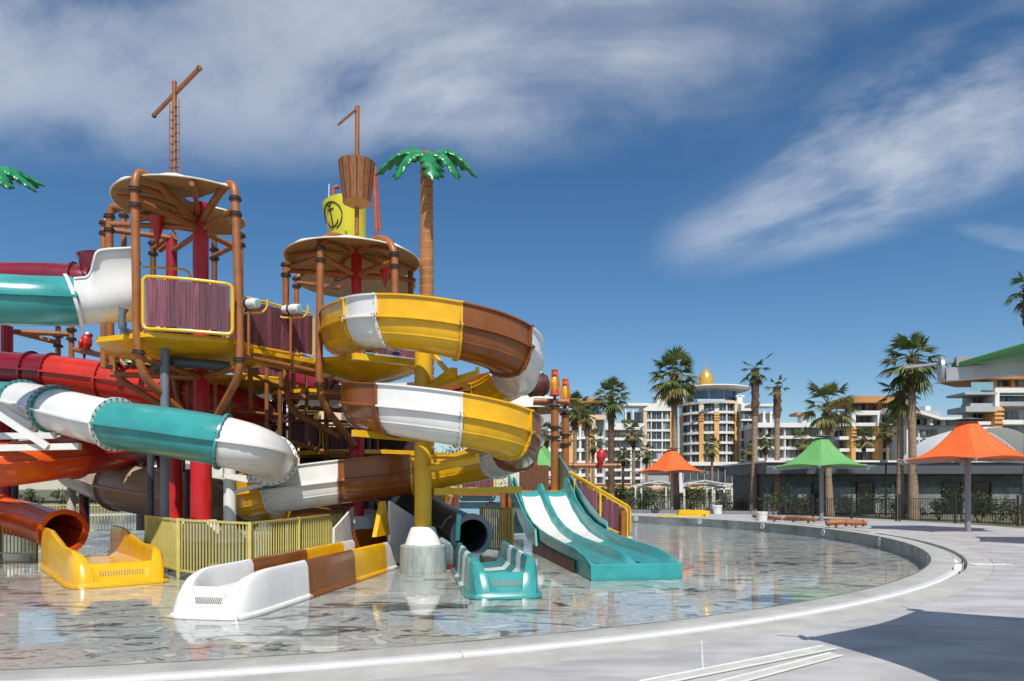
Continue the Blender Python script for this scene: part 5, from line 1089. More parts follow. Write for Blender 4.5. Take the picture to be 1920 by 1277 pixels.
MB().beam((-2.3, 24.2, 1.36), (0.1, 24.2, 1.36), 0.1, 0.14).build('edge_beam', STEEL_O, hs_, smooth=False); MB().beam((-2.3, 24.15, 1.47), (0.1, 24.15, 1.47), 0.08, 0.07).build('edge_rail', STEEL_Y, hs_, smooth=False)
for x in (-0.58, -0.38, -2.25): MB().tube([(x, 23.7 if x > -1 else 24.2, WZ), (x, 23.7 if x > -1 else 24.2, 1.42)], 0.10, 10).build('leg', STEEL_O if x > -0.6 else MATS['shaded_post_brown'], hs_)
MB().box((-1.0, 24.6, 0.55), (2.3, 0.08, 1.55)).build('mural_board', MURAL, hs_, smooth=False)
mu = MB(); mu.prism([(-1.4, 24.55, 0.15), (-0.75, 24.55, 0.05), (-0.45, 24.55, 0.30), (-0.95, 24.55, 0.42), (-1.35, 24.55, 0.40)], (0, -0.006, 0)); mu.prism([(-1.25, 24.55, 0.40), (-1.0, 24.55, 0.42), (-1.02, 24.55, 0.85), (-1.22, 24.55, 0.85)], (0, -0.006, 0)); mu.build('painted_shape', mat('mural_white', (0.7, 0.72, 0.70), 0.5, 0.1, 2), hs_, smooth=False)
mu = MB(); mu.prism([(-1.16, 24.545, 0.88), (-1.04, 24.545, 1.0), (-0.86, 24.545, 0.96), (-0.84, 24.545, 1.02), (-1.06, 24.545, 1.07), (-1.2, 24.545, 0.95)], (0, -0.005, 0)); mu.build('painted_flag', mat('mural_red', (0.45, 0.06, 0.06), 0.5, 0.1, 2), hs_, smooth=False)
hs_.location = (0.98, 27.4, WZ); hs_.scale = (1.13, 1.0, 1.0)
# lantern posts
def lantern(px, ytop, Y, lab, s=1.0):
    b = atz(px, Y, WZ); r_ = thing('lantern_post', lab, 'lantern post', b, 'lantern posts by the double slide'); zt = at(px, ytop, Y).z; s = 1.15; lh = 1.12*s
    MB().tube([b, Vector((b.x, b.y, zt-lh-0.35))], 0.135*s, 12).build('post', STEEL_O, r_)
    MB().tube([(b.x, b.y, zt-lh-0.35), (b.x, b.y, zt-lh-0.22), (b.x, b.y, zt-lh)], [0.12*s, 0.06, 0.05], 10).build('neck', STEEL_D, r_)
    for zz in (zt-lh-0.45, zt-2.6, zt-3.0): collar(r_, (b.x, b.y, zz), r=0.135*s)
    la = MB().lathe([(0.20, 0), (0.21, 0.05), (0.17, 0.20), (0.165, 0.24), (0.05, 0.25)], (b.x, b.y, zt-lh), 20).build('lamp_base', LANTO, r_)
    MB().lathe([(0.12, 0.24), (0.17, 0.42), (0.155, 0.60), (0.10, 0.74), (0.03, 0.78)], (b.x, b.y, zt-lh), 18).build('lamp_glass', LANTY, r_)
    MB().lathe([(0.09, 0.76), (0.14, 0.82), (0.12, 0.98), (0.14, 1.0), (0.14, 1.04), (0.02, 1.08)], (b.x, b.y, zt-lh), 18).build('lamp_cap', LANTO, r_)
    for q in range(4):
        a = q*math.pi/2+0.5; cx, cy = math.cos(a), math.sin(a)
        MB().tube(catmull([(b.x+0.19*cx, b.y+0.19*cy, zt-lh+0.1), (b.x+0.23*cx, b.y+0.23*cy, zt-lh+0.45), (b.x+0.13*cx, b.y+0.13*cy, zt-lh+0.95)], 4), 0.022, 6).build('cage_bar', LANTO, r_)
lantern(1040, 682, 28.0, 'taller lantern post behind the double slide'); lantern(1060, 700, 29.0, 'shorter lantern post just right of the taller one')
pb = thing('perch_beam', 'horizontal rust-orange beam jutting right from the lantern posts', 'beam', atz(1065, 28.5, 2.3))
MB().tube([at(1066, 873, 28.5), at(1164, 873, 28.5)], 0.10, 12).build('beam', STEEL_O, pb)
for px in (1074, 1118, 1158): mb = MB(); ring(mb, at(px, 873, 28.5), (1, 0, 0), 0.09, 0.13, 0.05, 14); mb.build('clamp', STEEL_D, pb)
MB().tube([at(1066, 753, 28.5), at(1000, 752, 28.5)], 0.12, 10).build('cross_beam', STEEL_O, pb)
def parrot(p, s, lab, face=1):
    r_ = thing('toy_parrot', lab, 'parrot figure', p); p = Vector(p)
    sp = [Vector((-0.05*face, 0, -0.42)), Vector((-0.03*face, 0, -0.15)), Vector((0, 0, 0.02)), Vector((0.02*face, 0, 0.22)), Vector((0.05*face, 0, 0.42)), Vector((0.09*face, 0, 0.54)), Vector((0.11*face, 0, 0.64)), Vector((0.11*face, 0, 0.70))]
    MB().tube([p+q*s for q in catmull(sp, 4)], [x*s for x in np.interp(np.linspace(0, 7, 29), range(8), [0.02, 0.08, 0.16, 0.23, 0.21, 0.16, 0.15, 0.04])], 14).build('body', PRED, r_)
    for sg in (-1, 1): MB().tube(catmull([p+Vector((-0.02*face, sg*0.18, 0.40))*s, p+Vector((-0.07*face, sg*0.23, 0.15))*s, p+Vector((-0.08*face, sg*0.12, -0.22))*s], 5), [x*s for x in np.interp(np.linspace(0, 1, 11), [0, 0.3, 1], [0.03, 0.09, 0.015])], 8).build('wing', PBLUE if sg > 0 else PRED, r_)
    MB().tube(catmull([p+Vector((0.19*face, 0, 0.62))*s, p+Vector((0.27*face, 0, 0.58))*s, p+Vector((0.28*face, 0, 0.49))*s], 4), [x*s for x in np.linspace(0.06, 0.008, 9)], 8).build('beak', BLACK, r_)
    for sg in (-1, 1): MB().lathe([(0.005, -0.07), (0.06, -0.04), (0.075, 0.0), (0.06, 0.04), (0.005, 0.07)], p+Vector((0.15*face, sg*0.11, 0.60))*s, 10).build('cheek', WHT, r_)
parrot(at(1126, 866, 28.4), 0.85, 'red parrot figure sitting on the beam right of the lantern posts'); parrot(at(160, 655, 22.4), 0.8, 'red parrot figure perched on the frame left of the left tower')
# small cream parasol roof and barrel by the lanterns
sr = thing('play_canopy', 'cream canopy roof half hidden behind the spiral at right', 'canopy', atz(1005, 30, WZ))
canopy(sr, at(1003, 770, 30), 1.5, 0.70, scal=False); MB().tube([atz(1003, 30, WZ), at(1003, 760, 30)], 0.12, 10).build('post', STEEL_O, sr)
bb = thing('barrel', 'dark wooden barrel showing behind the right edge of the spiral', 'barrel', at(1008, 745, 27)); cb = at(1008, 722, 27); dd = Vector((1, 0.3, 0.1)).normalized()
MB().tube([cb-dd*0.5, cb-dd*0.2, cb+dd*0.15, cb+dd*0.36], [0.36, 0.44, 0.44, 0.38], 18).build('body', mat('dark_barrel', (0.10, 0.022, 0.016), 0.5, 0.2, 4), bb)
for q in (-0.3, 0.2): mb = MB(); ring(mb, cb+dd*q, dd, 0.42, 0.46, 0.06, 18); mb.build('hoop', STEEL_D, bb)

# ---------------- fibreglass palms
def leaf_mesh(L, droop, wid, az, c, lift):
    mb = MB(); n = 19; rows = []; d = Vector((math.cos(az), math.sin(az), 0)); s = Vector((-d.y, d.x, 0))
    for i in range(n):
        t = i/(n-1); p = c+d*(L*(t-0.22*droop*t*t))+Vector((0, 0, lift*math.sin(min(1, t*1.6)*math.pi/2)-droop*L*0.78*t**2.2))
        w = wid*(0.14+0.95*math.sin(math.pi*min(1, t*0.90+0.07))**0.65)*(1.12, 0.95, 0.45)[i % 3]
        if i == n-1: w = 0.02
        back = d*(-0.05 if i % 3 == 2 else 0.06)
        rows.append([p-s*w+back+Vector((0, 0, -w*0.75)), p-s*w*0.5+Vector((0, 0, -w*0.22)), p+Vector((0, 0, 0.03)), p+s*w*0.5+Vector((0, 0, -w*0.22)), p+s*w+back+Vector((0, 0, -w*0.75))])
    mb.sheet(rows); return mb
def fake_palm(X, Y, ztop, lab, r=0.2, azs=()):
    root = thing('artificial_palm', lab, 'artificial palm', (X, Y, WZ)); prof = []; z = WZ-0.05; i = 0
    while z < ztop-0.1:
        rr = r*(1.12-0.22*(z/ztop)); prof += [(rr*0.93, z), (rr*1.06, z+0.24)]; z += 0.27
    MB().lathe(prof+[(0.02, ztop)], (X, Y, 0), 18).build('trunk', FTRUNK, root, angle=25)
    c = Vector((X, Y, ztop))
    for q, (az, dr, L, lf_) in enumerate(azs):
        o = leaf_mesh(L, dr*0.92, 0.29, R_(az), c, lf_).build('leaf', FGREEN, root, angle=60); sm = o.modifiers.new('t', 'SOLIDIFY'); sm.thickness = 0.03
        pass
    mb = MB(); ring(mb, c-Vector((0, 0, 0.08)), (0, 0, 1), r*0.8, r*1.25, 0.12, 16); mb.build('crown_collar', FTRUNKD, root)
fake_palm(-2.58, 21.0, at(0, 292, 21).z, 'tall artificial palm with green plastic leaves behind the spiral slide', 0.215, ((150, 0.28, 1.15, 0.45), (190, 0.75, 1.75, 0.25), (232, 1.05, 1.6, 0.05), (285, 1.15, 1.5, 0.0), (318, 0.95, 1.7, 0.05), (352, 0.80, 1.8, 0.30), (25, 0.45, 1.5, 0.40), (80, 0.5, 1.4, 0.35)))
fake_palm(atz(-30, 21, 0).x, 21.0, at(0, 312, 21).z, 'artificial palm at the left edge, only its leaf tips in view', 0.2, ((2, 0.62, 1.75, 0.05), (-30, 0.80, 1.75, 0.0), (35, 0.35, 1.6, 0.2), (150, 0.7, 1.4, 0.2), (250, 0.8, 1.4, 0.1)))

# ---------------- rear platforms added to darken the inside of the structure, with pipework
rp = thing('added_rear_platform', 'added shading rear platform with yellow belly and pipework behind the left tower', 'play platform', (-9.2, 22.6, WZ))
MB().lathe([(0.3, 4.55), (1.2, 4.72), (2.2, 4.85), (2.24, 4.87), (2.24, 4.98), (2.1, 5.0), (0.05, 5.0)], (-9.2, 22.6, 0), 8).build('platform', YEL, rp, angle=20)
for q in range(8):
    a = 2*math.pi*(q+0.5)/8; x, y = -9.2+2.05*math.cos(a), 22.6+2.05*math.sin(a)
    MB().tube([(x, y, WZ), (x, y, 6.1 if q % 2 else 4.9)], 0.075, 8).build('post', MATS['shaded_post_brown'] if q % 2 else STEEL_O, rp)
    a2 = 2*math.pi*(q+1.5)/8; x2, y2 = -9.2+2.05*math.cos(a2), 22.6+2.05*math.sin(a2)
    for z in (3.9, 3.1): MB().tube([(x, y, z), (x2, y2, z)], 0.05, 8).build('tie', STEEL_O, rp)
    if q in (4, 5, 6): panel(rp, (x, y, 5.05, 6.05), (x2, y2, 5.05, 6.05), 7)
rq = thing('added_rear_platform', 'added shading middle platform with plank sides between the two towers', 'play platform', (-6.6, 23.2, WZ))
MB().lathe([(0.3, 4.30), (1.0, 4.42), (1.75, 4.55), (1.78, 4.57), (1.78, 4.68), (0.05, 4.70)], (-6.3, 23.2, 0), 8).build('platform', YEL, rq, angle=20)
for q in range(8):
    a = 2*math.pi*(q+0.5)/8; x, y = -6.3+1.65*math.cos(a), 23.2+1.65*math.sin(a); a2 = 2*math.pi*(q+1.5)/8; x2, y2 = -6.3+1.65*math.cos(a2), 23.2+1.65*math.sin(a2)
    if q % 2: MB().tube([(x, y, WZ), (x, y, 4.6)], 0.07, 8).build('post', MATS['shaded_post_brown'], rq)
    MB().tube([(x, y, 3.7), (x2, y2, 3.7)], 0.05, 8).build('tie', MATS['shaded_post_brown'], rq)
panel(rq, (-7.6, 22.0, 0.9, 1.9), (-6.2, 21.8, 0.9, 1.9), 8); panel(rq, (-6.0, 22.0, 2.6, 3.6), (-4.9, 22.1, 2.6, 3.6), 7)
# extra pipes under the left tower
for P_, r_, m_ in (([at(240, 665, 18.8), at(262, 690, 18.6), at(330, 700, 18.4)], 0.05, STEEL_O), ([at(404, 690, 18.9), at(404, 790, 18.9)], 0.05, STEEL_O), ([at(352, 712, 18.8), at(352, 800, 18.8)], 0.05, STEEL_O), ([at(362, 712, 18.9), at(362, 800, 18.9)], 0.045, STEEL_O), ([at(326, 712, 18.4), at(330, 745, 18.4), at(352, 785, 18.4)], 0.06, STEEL_O), ([at(300, 720, 18.6), at(352, 700, 18.6)], 0.05, STEEL_O), ([at(455, 640, 18), at(470, 700, 19), at(470, 770, 20)], 0.06, STEEL_O), ([at(410, 655, 17.6), at(500, 672, 19)], 0.06, STEEL_O), ([at(215, 640, 19), at(215, 665, 19), at(240, 690, 19)], 0.07, STEEL_O)):
    MB().tube(fillet(P_, 0.2), r_, 8).build('pipe', m_, ta)
for P_, r_, m_ in (([at(500, 690, 21), at(500, 800, 21)], 0.06, STEEL_O), ([at(575, 700, 21), at(575, 830, 21)], 0.06, MATS['shaded_post_brown']), ([at(536, 690, 20.9), at(601, 705, 18.9)], 0.07, STEEL_O), ([at(520, 820, 21), at(600, 845, 20.5), at(650, 850, 20.4)], 0.06, STEEL_O), ([at(690, 700, 20.8), at(690, 850, 20.8)], 0.09, PIPE_D), ([at(640, 700, 21.2), at(760, 690, 21.5)], 0.06, MATS['shaded_post_brown']), ([at(720, 840, 21), at(720, 980, 21)], 0.09, PIPE_D), ([at(470, 700, 20), at(540, 735, 20.9)], 0.05, STEEL_O)):
    MB().tube(fillet(P_, 0.2), r_, 8).build('pipe', m_, tb)

# ================================================================== UMBRELLAS
def make_umbrella(m, Rc=2.34, zt=3.98, zh=2.62, pr=0.05):
    root = thing('shade_umbrella', 'x', 'umbrella', (0, 0, 0)); NC = 6; nA = 72; rows = []
    for i in range(15):
        t = i/14; row = []
        for j in range(nA+1):
            a = 2*math.pi*j/nA; x_ = (a*NC/(2*math.pi)) % 1.0; sc_ = math.sin(math.pi*x_); Rh = Rc*math.cos(math.pi/NC)/math.cos((x_-0.5)*2*math.pi/NC)*(1-0.075*sc_); rr = 0.30+(Rh-0.30)*t
            z = zh+(zt-zh)*(1-t)**1.75+0.10*sc_*t**3-0.04*math.sin(a*NC/2)**2*t*(1-t)
            row.append(Vector((rr*math.cos(a), rr*math.sin(a), z)))
        rows.append(row)
    mb = MB(); mb.sheet(rows); cpo = mb.build('canopy', m, root, angle=60)
    for k in range(12): MB().tube([rows[i][k*6]+Vector((0, 0, 0.004)) for i in range(15)], 0.009, 5).build('seam', m, cpo)
    mb = MB(); mb.tube([p+Vector((0, 0, -0.01)) for p in rows[-1][:-1]], 0.022, 6, closed=True); mb.build('hem', m, root)
    MB().lathe([(0.10, 0), (0.10, zt+0.06), (0.01, zt+0.06)], n=18).build('pole', POLE, root); MB().lathe([(0.20, 0.0), (0.20, 0.025), (0.1, 0.03)], n=18).build('base_plate', POLE, root)
    MB().lathe([(0.02, zt+0.20), (0.46, zt+0.13), (0.47, zt+0.11), (0.1, zt+0.10)], n=24).build('cap', DGREY, root); MB().lathe([(0.30, zt), (0.32, zt+0.02), (0.30, zt+0.04), (0.1, zt+0.04)], n=24).build('top_ring', GALV, root)
    for k in range(NC):
        a = 2*math.pi*k/NC; d = Vector((math.cos(a), math.sin(a), 0))
        ar = MB().beam(d*0.09+Vector((0, 0, zh+0.02)), d*(Rc+0.06)+Vector((0, 0, zh-0.075)), 0.075, 0.10).build('arm', GALV, root, smooth=False)
        mb = MB(); ring(mb, d*(Rc+0.09)+Vector((0, 0, zh-0.03)), d, 0.0, pr, 0.022, 16); mb.build('end_plate', GALV, ar)
        mb = MB(); mb.tube([d*(Rc-0.16)+Vector((0, 0, zh+0.03)), d*(Rc+0.34)+Vector((0, 0, zh+0.0))], 0.013, 6); mb.box(d*(Rc-0.06)+Vector((0, 0, zh+0.02)), (pr, pr*0.9, pr*0.7), rz=a); mb.build('tension_rod', GALV, ar)
    return root
um_o = make_umbrella(UORG); um_g = make_umbrella(UGRN)
place(um_o, (16.7, 25.4, 0), R_(2), 1, 'large orange umbrella with grey pole at the right'); 
c = copy_tree(um_o); place(c, (10.15, 44.0, 0), R_(8), 1, 'small orange umbrella in front of the round hotel tower')
place(um_g, (14.95, 33.5, 0), R_(4), 1, 'light green umbrella standing on the deck in front of the dark grey building')
c = copy_tree(um_g); place(c, (1.25, 36.5, 0), R_(0), 1, 'green umbrella mostly hidden behind the spiral and the double slide')
um_d = make_umbrella(UGRN_SH, 2.66, 4.1, 2.56, 0.105); place(um_d, (5.91, 4.40, 0), R_(157.8), 1.0, 'big green umbrella in shade overhead at the right edge, close to the camera')
c = copy_tree(um_o); place(c, (16.6, 18.7, 0), R_(0), 1, 'orange umbrella just outside the right edge, known by its shadow on the deck')

# ================================================================== PALMS
def palm(label, X, Y, ztop, crown=1.5, nl=34, seed=1, dead=8, r=0.17, lean=(0, 0), upright=0.0, sparse=False, pale=0.3, boots=0.22, elev=(-45, 82)):
    rg = random.Random(seed); root = thing('palm_tree', label, 'palm tree', (X, Y, 0)); base = Vector((X, Y, -0.05)); top = Vector((X+lean[0], Y+lean[1], ztop-crown*0.75))
    n = 26; pts = []; rs = []
    for i in range(n):
        t = i/(n-1); pts.append(base.lerp(top, t)+Vector((math.sin(t*3)*lean[0]*0.2, 0, 0))); rs.append(r*(1.35-0.45*min(1, t*3) if t < 0.33 else 0.9-0.10*t)*(1+0.05*((i % 2)-0.5)))
    MB().tube(pts, rs, 12).build('trunk', TRUNKP, root)
    nb = max(3, int(n*boots)); bp = pts[-nb:]; mb = MB(); mb.tube(bp, [r*1.02+0.05*((i*7 % 3)/3) for i in range(nb)], 12)
    for q in range(26):
        t = rg.random(); p = bp[0].lerp(bp[-1], t); a = rg.uniform(0, 6.28); d = Vector((math.cos(a), math.sin(a), 0)); mb.tube([p+d*r*0.8, p+d*(r+0.12)+Vector((0, 0, 0.16))], [0.05, 0.012], 5)
    mb.build('leaf_boots', BOOTS, root)
    green, palem, dry = MB(), MB(), MB()
    def fan(mb, c, az, el, L, droop, spread=1.25, ns=15):
        d = Vector((math.cos(az)*math.cos(el), math.sin(az)*math.cos(el), math.sin(el))); s = Vector((-math.sin(az), math.cos(az), 0)); nn = s.cross(d)
        pl = L*rg.uniform(0.42, 0.55); h = c+d*pl; h.z -= droop*pl*0.25; mb.tube([c, c+d*pl*0.5+Vector((0, 0, 0.02)), h], [0.022, 0.018, 0.014], 4, caps=False)
        for q in range(ns):
            u_ = (q/(ns-1)-0.5)*2*spread+rg.uniform(-0.05, 0.05); sl = L*(0.62-0.12*abs(u_)/spread)*rg.uniform(0.86, 1.08); dd = (d*math.cos(u_)+s*math.sin(u_)).normalized(); dd = (dd+nn*(0.18*abs(u_))).normalized()
            sw = dd.cross(nn).normalized()*L*0.034; mid = h+dd*sl*0.55; tip = h+dd*sl; mid.z -= droop*sl*0.10; tip.z -= droop*sl*rg.uniform(0.42, 0.62); k = len(mb.v)
            mb.v += [h, mid+sw+nn*-0.012, mid+nn*0.02, mid-sw+nn*-0.012, tip]; mb.f += [(k, k+1, k+2), (k, k+2, k+3), (k+1, k+4, k+2), (k+2, k+4, k+3)]
    for i in range(nl):
        f = (i+0.5)/nl; el = R_(elev[1]+(elev[0]-elev[1])*f**0.8)+rg.uniform(-0.12, 0.12); az = i*2.39996+rg.uniform(-0.25, 0.25)
        L = crown*rg.uniform(0.80, 1.12); droop = 0.25+0.75*f; tgt = palem if rg.random() < pale*(0.4+f) else green
        fan(tgt, top+Vector((0, 0, 0.10-0.25*f)), az, el, L, droop)
    for i in range(dead): fan(dry, top+Vector((0, 0, -0.25-0.05*i)), rg.uniform(0, 6.28), R_(rg.uniform(-82, -58)), crown*rg.uniform(0.6, 0.85), 0.3, 0.5, 10)
    for u_ in range(1 if upright else 0): fan(green, top+Vector((0, 0, 0.05)), R_(10), R_(42), upright, 0.05, 0.25, 8)
    cr = thing('crown', '', '', (X, Y, 0)); cr.parent = root; cr.location = (0, 0, 0); [cr.__delitem__(q) for q in ('label', 'category')]; ORIGIN[cr.name] = Vector((X, Y, 0))
    green.build('green_leaves', LEAF1, cr, smooth=False, recalc=False); 
    if palem.f: palem.build('pale_leaves', LEAF2, cr, smooth=False, recalc=False)
    if dry.f: dry.build('dry_leaves', DEADL, cr, smooth=False, recalc=False)
    return root
def palm_px(label, px, pytop, Y, cr_px, **k): return palm(label, atz(px, Y, 0).x, Y, at(px, pytop, Y).z, cr_px/F*Y, **k)
palm_px('bushy tall palm with wide crown left of the gold dome', 1267, 664, 45.5, 50, nl=42, seed=3, dead=16, r=0.24, lean=(-0.1, 0), pale=0.5)
palm_px('dark trunked palm standing behind the parrot beam', 1146, 712, 47.0, 38, nl=30, seed=5, dead=10, r=0.20, pale=0.35, boots=0.9)
palm_px('tall lopsided palm with one long frond pointing right', 1413, 672, 44.0, 27, nl=16, seed=8, dead=8, r=0.21, upright=1.6, pale=0.2, lean=(0.1, 0), elev=(-75, 60), boots=0.35)
palm_px('dry brown palm right of the lopsided one', 1457, 708, 43.0, 24, nl=8, seed=11, dead=22, r=0.20, upright=0.9, elev=(-20, 80), boots=0.3)
palm_px('wide fresh green palm behind the green umbrella', 1556, 716, 39.5, 56, nl=22, seed=13, dead=5, r=0.20, elev=(-35, 85), lean=(-0.15, 0), pale=0.25)
palm_px('tallest palm of the right-hand pair with an upright fan', 1713, 628, 36.0, 58, nl=32, seed=17, dead=9, r=0.22, pale=0.45, lean=(-0.1, 0))
palm_px('shorter palm leaning against the tall right-hand pair', 1688, 700, 36.8, 44, nl=18, seed=19, dead=8, r=0.19, pale=0.5, elev=(-60, 50))
palm_px('palm at the right edge with dry crown above the green canopy', 1930, 510, 30.0, 38, nl=12, seed=23, dead=14, r=0.22, upright=1.0, elev=(-40, 85))
for i, (px, py, Y, cr, sd, lab) in enumerate(((1078, 736, 60, 34, 31, 'palm with drooping skirt beside the lantern posts'), (1101, 760, 66, 22, 32, 'slim palm just right of the one with the drooping skirt'), (1188, 790, 80, 26, 33, 'small palm in front of the white terraced wing'),
        (1335, 818, 95, 22, 34, 'small dark palm in front of the round tower windows'), (1406, 826, 100, 20, 35, 'small palm below the right bay of the tower'), (1112, 806, 75, 24, 36, 'low palm between the ochre piers of the left block'), (1024, 792, 70, 24, 37, 'palm at left, next to the small green umbrella'),
        (1505, 804, 90, 26, 38, 'small palm in front of the long balcony wing'), (1620, 800, 85, 24, 39, 'small palm between the ochre piers behind the green umbrella'), (1664, 786, 85, 24, 40, 'small palm in front of the white side wall'), (1212, 830, 90, 22, 41, 'small palm in front of the framed window bay'), (1540, 820, 92, 20, 42, 'low palm behind the left slope of the green umbrella'),
        (1745, 816, 88, 20, 43, 'small palm in front of the low white wing'), (1168, 838, 84, 20, 44, 'lowest palm left of the small orange umbrella'), (1436, 812, 98, 20, 45, 'small palm between the two bare trunks'), (1057, 800, 72, 22, 46, 'palm half hidden by the shorter lantern post'))):
    palm_px(lab, px, py, Y, cr, nl=20, seed=sd, dead=7, r=0.20, pale=0.55, boots=0.3)

# ================================================================== SHRUBS
def shrub(name, label, X, Y, w, h, seed, m=BUSH, n=420, z0=0.0, leaf=0.075, cat='shrub', d=None, group=None):
    rg = random.Random(seed); root = thing(name, label, cat, (X, Y, z0), group); d = d or w
    st_ = MB()
    for q in range(5):
        a = rg.uniform(0, 6.28); e = Vector((X+math.cos(a)*w*0.25, Y+math.sin(a)*d*0.25, z0+h*rg.uniform(0.5, 0.8))); st_.tube([(X+math.cos(a)*0.05, Y+math.sin(a)*0.05, z0-0.03), e], [0.02, 0.008], 5)
    st_.build('stems', BOOTS, root)
    cl = [(rg.uniform(-0.34, 0.34)*w, rg.uniform(-0.34, 0.34)*d, rg.uniform(0.22, 0.78)*h, rg.uniform(0.16, 0.30)*min(max(w, d), h*1.3)) for _ in range(9)]
    mb = MB()
    for q in range(n):
        cx, cy, cz, cr = cl[q % 9]; v_ = Vector((rg.gauss(0, 1), rg.gauss(0, 1), rg.gauss(0, 1))).normalized()*cr*rg.uniform(0.55, 1.08); p = Vector((X+cx+v_.x, Y+cy+v_.y, max(z0+0.02, z0+cz+v_.z)))
        a = Vector((rg.gauss(0, 1), rg.gauss(0, 1), rg.gauss(0, 0.6))).normalized(); b = a.cross(Vector((rg.gauss(0, 1), rg.gauss(0, 1), 1)).normalized()); b = b.normalized() if b.length > 1e-3 else Vector((1, 0, 0)); l = leaf*rg.uniform(0.6, 1.3); k = len(mb.v)
        mb.v += [p-a*l, p+b*l*0.42, p+a*l, p-b*l*0.42]; mb.f.append((k, k+1, k+2, k+3))
    mb.build('foliage', m, root, smooth=False, recalc=False); return root
def ordn(i): return ('first', 'second', 'third', 'fourth', 'fifth', 'sixth', 'seventh', 'eighth', 'ninth', 'tenth', 'eleventh', 'twelfth', 'thirteenth', 'fourteenth', 'fifteenth', 'sixteenth', 'seventeenth', 'eighteenth')[i]
hedge = ((1452, 41.6, 1.6, 1.3, 0), (1476, 41.3, 1.6, 2.2, 0), (1508, 41.0, 1.5, 1.2, 1), (1545, 40.5, 1.2, 1.4, 0), (1592, 39.6, 1.7, 1.25, 1), (1646, 38.4, 2.1, 1.75, 0), (1684, 37.4, 1.6, 1.0, 1), (1714, 36.6, 1.3, 0.9, 1), (1760, 35.2, 1.2, 1.0, 1), (1806, 34.0, 1.9, 2.0, 0), (1836, 33.4, 1.9, 1.5, 1), (1868, 32.6, 1.6, 1.2, 0), (1905, 31.6, 1.5, 1.1, 1))
for i, (px, Y, w, h, b) in enumerate(hedge): shrub('shrub', '%s shrub from the left in the bed along the dark grey building' % ordn(i), atz(px, Y, 0).x, Y, w, h, 100+i, BUSHR if b else BUSH, 460, group='shrubs along the dark grey building')
hedge2 = ((1186, 48, 1.8, 1.0, 1), (1208, 48.5, 1.5, 0.9, 0), (1232, 49, 1.7, 1.7, 0), (1296, 47.5, 1.3, 0.8, 1), (1326, 48, 1.9, 2.1, 0), (1352, 48, 1.3, 1.2, 1), (1376, 47, 1.6, 1.1, 1), (1394, 46.5, 1.3, 1.3, 1), (1422, 45, 1.4, 0.9, 0))
for i, (px, Y, w, h, b) in enumerate(hedge2): shrub('shrub', '%s shrub from the left in the bed between the stairs and the dark grey building' % ordn(i), atz(px, Y, 0).x, Y, w, h, 140+i, BUSHR if b else BUSH, 420, group='shrubs behind the far pool edge')
for i, (px, Y, w, h) in enumerate(((70, 62, 6, 1.6), (150, 60, 6, 1.5), (240, 58, 6, 1.4), (-20, 62, 6, 1.7))): shrub('hedge', '%s dark green hedge stretch behind the rear yellow fence' % ordn(i), atz(px, Y, 0).x, Y, w, h, 170+i, BUSH, 700, cat='hedge', d=1.6, leaf=0.14, group='hedge behind the rear fence')
for i, (px, Y, w, h) in enumerate(((1010, 62, 9, 2.6), (1100, 66, 9, 2.4), (1160, 64, 9, 2.2), (1240, 70, 10, 2.2), (1330, 72, 10, 2.0), (1405, 70, 10, 2.2), (880, 60, 8, 5.2))): shrub('garden_bush', '%s broad bush in the garden below the hotel, counted from the left end' % ordn(i) if i < 6 else 'tall green bush showing behind the spiral slide', atz(px, Y, 0).x, Y, w, h, 190+i, BUSHR if i % 2 else BUSH, 1100, cat='bush', d=3.0, leaf=0.17, group='garden bushes below the hotel')
# black metal fence in front of the right hand bed
BKU = unit('bar', BLKF, lambda b: b.box((0, 0, 0), (0.02, 0.02, 1.0)))
def dark_fence(label, A, B, h, n, bars=True):
    root = thing('garden_fence', label, 'fence', (A[0], A[1], 0)); A = Vector((*A, 0)); B = Vector((*B, 0)); d = B-A; rz = math.atan2(d.y, d.x)
    for z in (0.10, h-0.05): MB().beam(A+Vector((0, 0, z)), B+Vector((0, 0, z)), 0.03, 0.03).build('rail', BLKF, root, smooth=False)
    np_ = max(2, int(d.length/2.2))
    for q in range(np_+1): p = A.lerp(B, q/np_); MB().box((p.x, p.y, h/2+0.06), (0.07, 0.07, h+0.18)).build('post', BLKF, root, smooth=False)
    for q in range(1, n): share(BKU, 'bar', root, A.lerp(B, q/n)+Vector((0, 0, h/2)), rz=rz, scale=(1, 1, h-0.1))
dark_fence('black metal bar fence behind the large orange umbrella', (18.55, 33.2), (21.6, 29.6), 1.15, 46)
dark_fence('black metal bar fence along the bed behind the green umbrella', (15.6, 40.6), (18.5, 33.4), 1.1, 60)
dark_fence('black metal bar fence at the far side of the pool beyond the yellow plastic pieces', (8.6, 46.2), (15.2, 41.2), 1.1, 60)
# kerb of the far bed
kb = thing('planter_kerb', 'grey stone kerb of the bed beyond the far pool edge', 'kerb', (8, 45, 0))
for q in range(6): a = Vector((7.2+q*1.45, 44.9-q*0.62, 0.10)); b = Vector((7.2+(q+0.985)*1.45, 44.9-(q+0.985)*0.62, 0.10)); MB().beam(a, b, 0.22, 0.22).build('kerb_stone', mat('grey_kerb', (0.24, 0.24, 0.26), 0.7, 0.1, 2), kb, smooth=False)
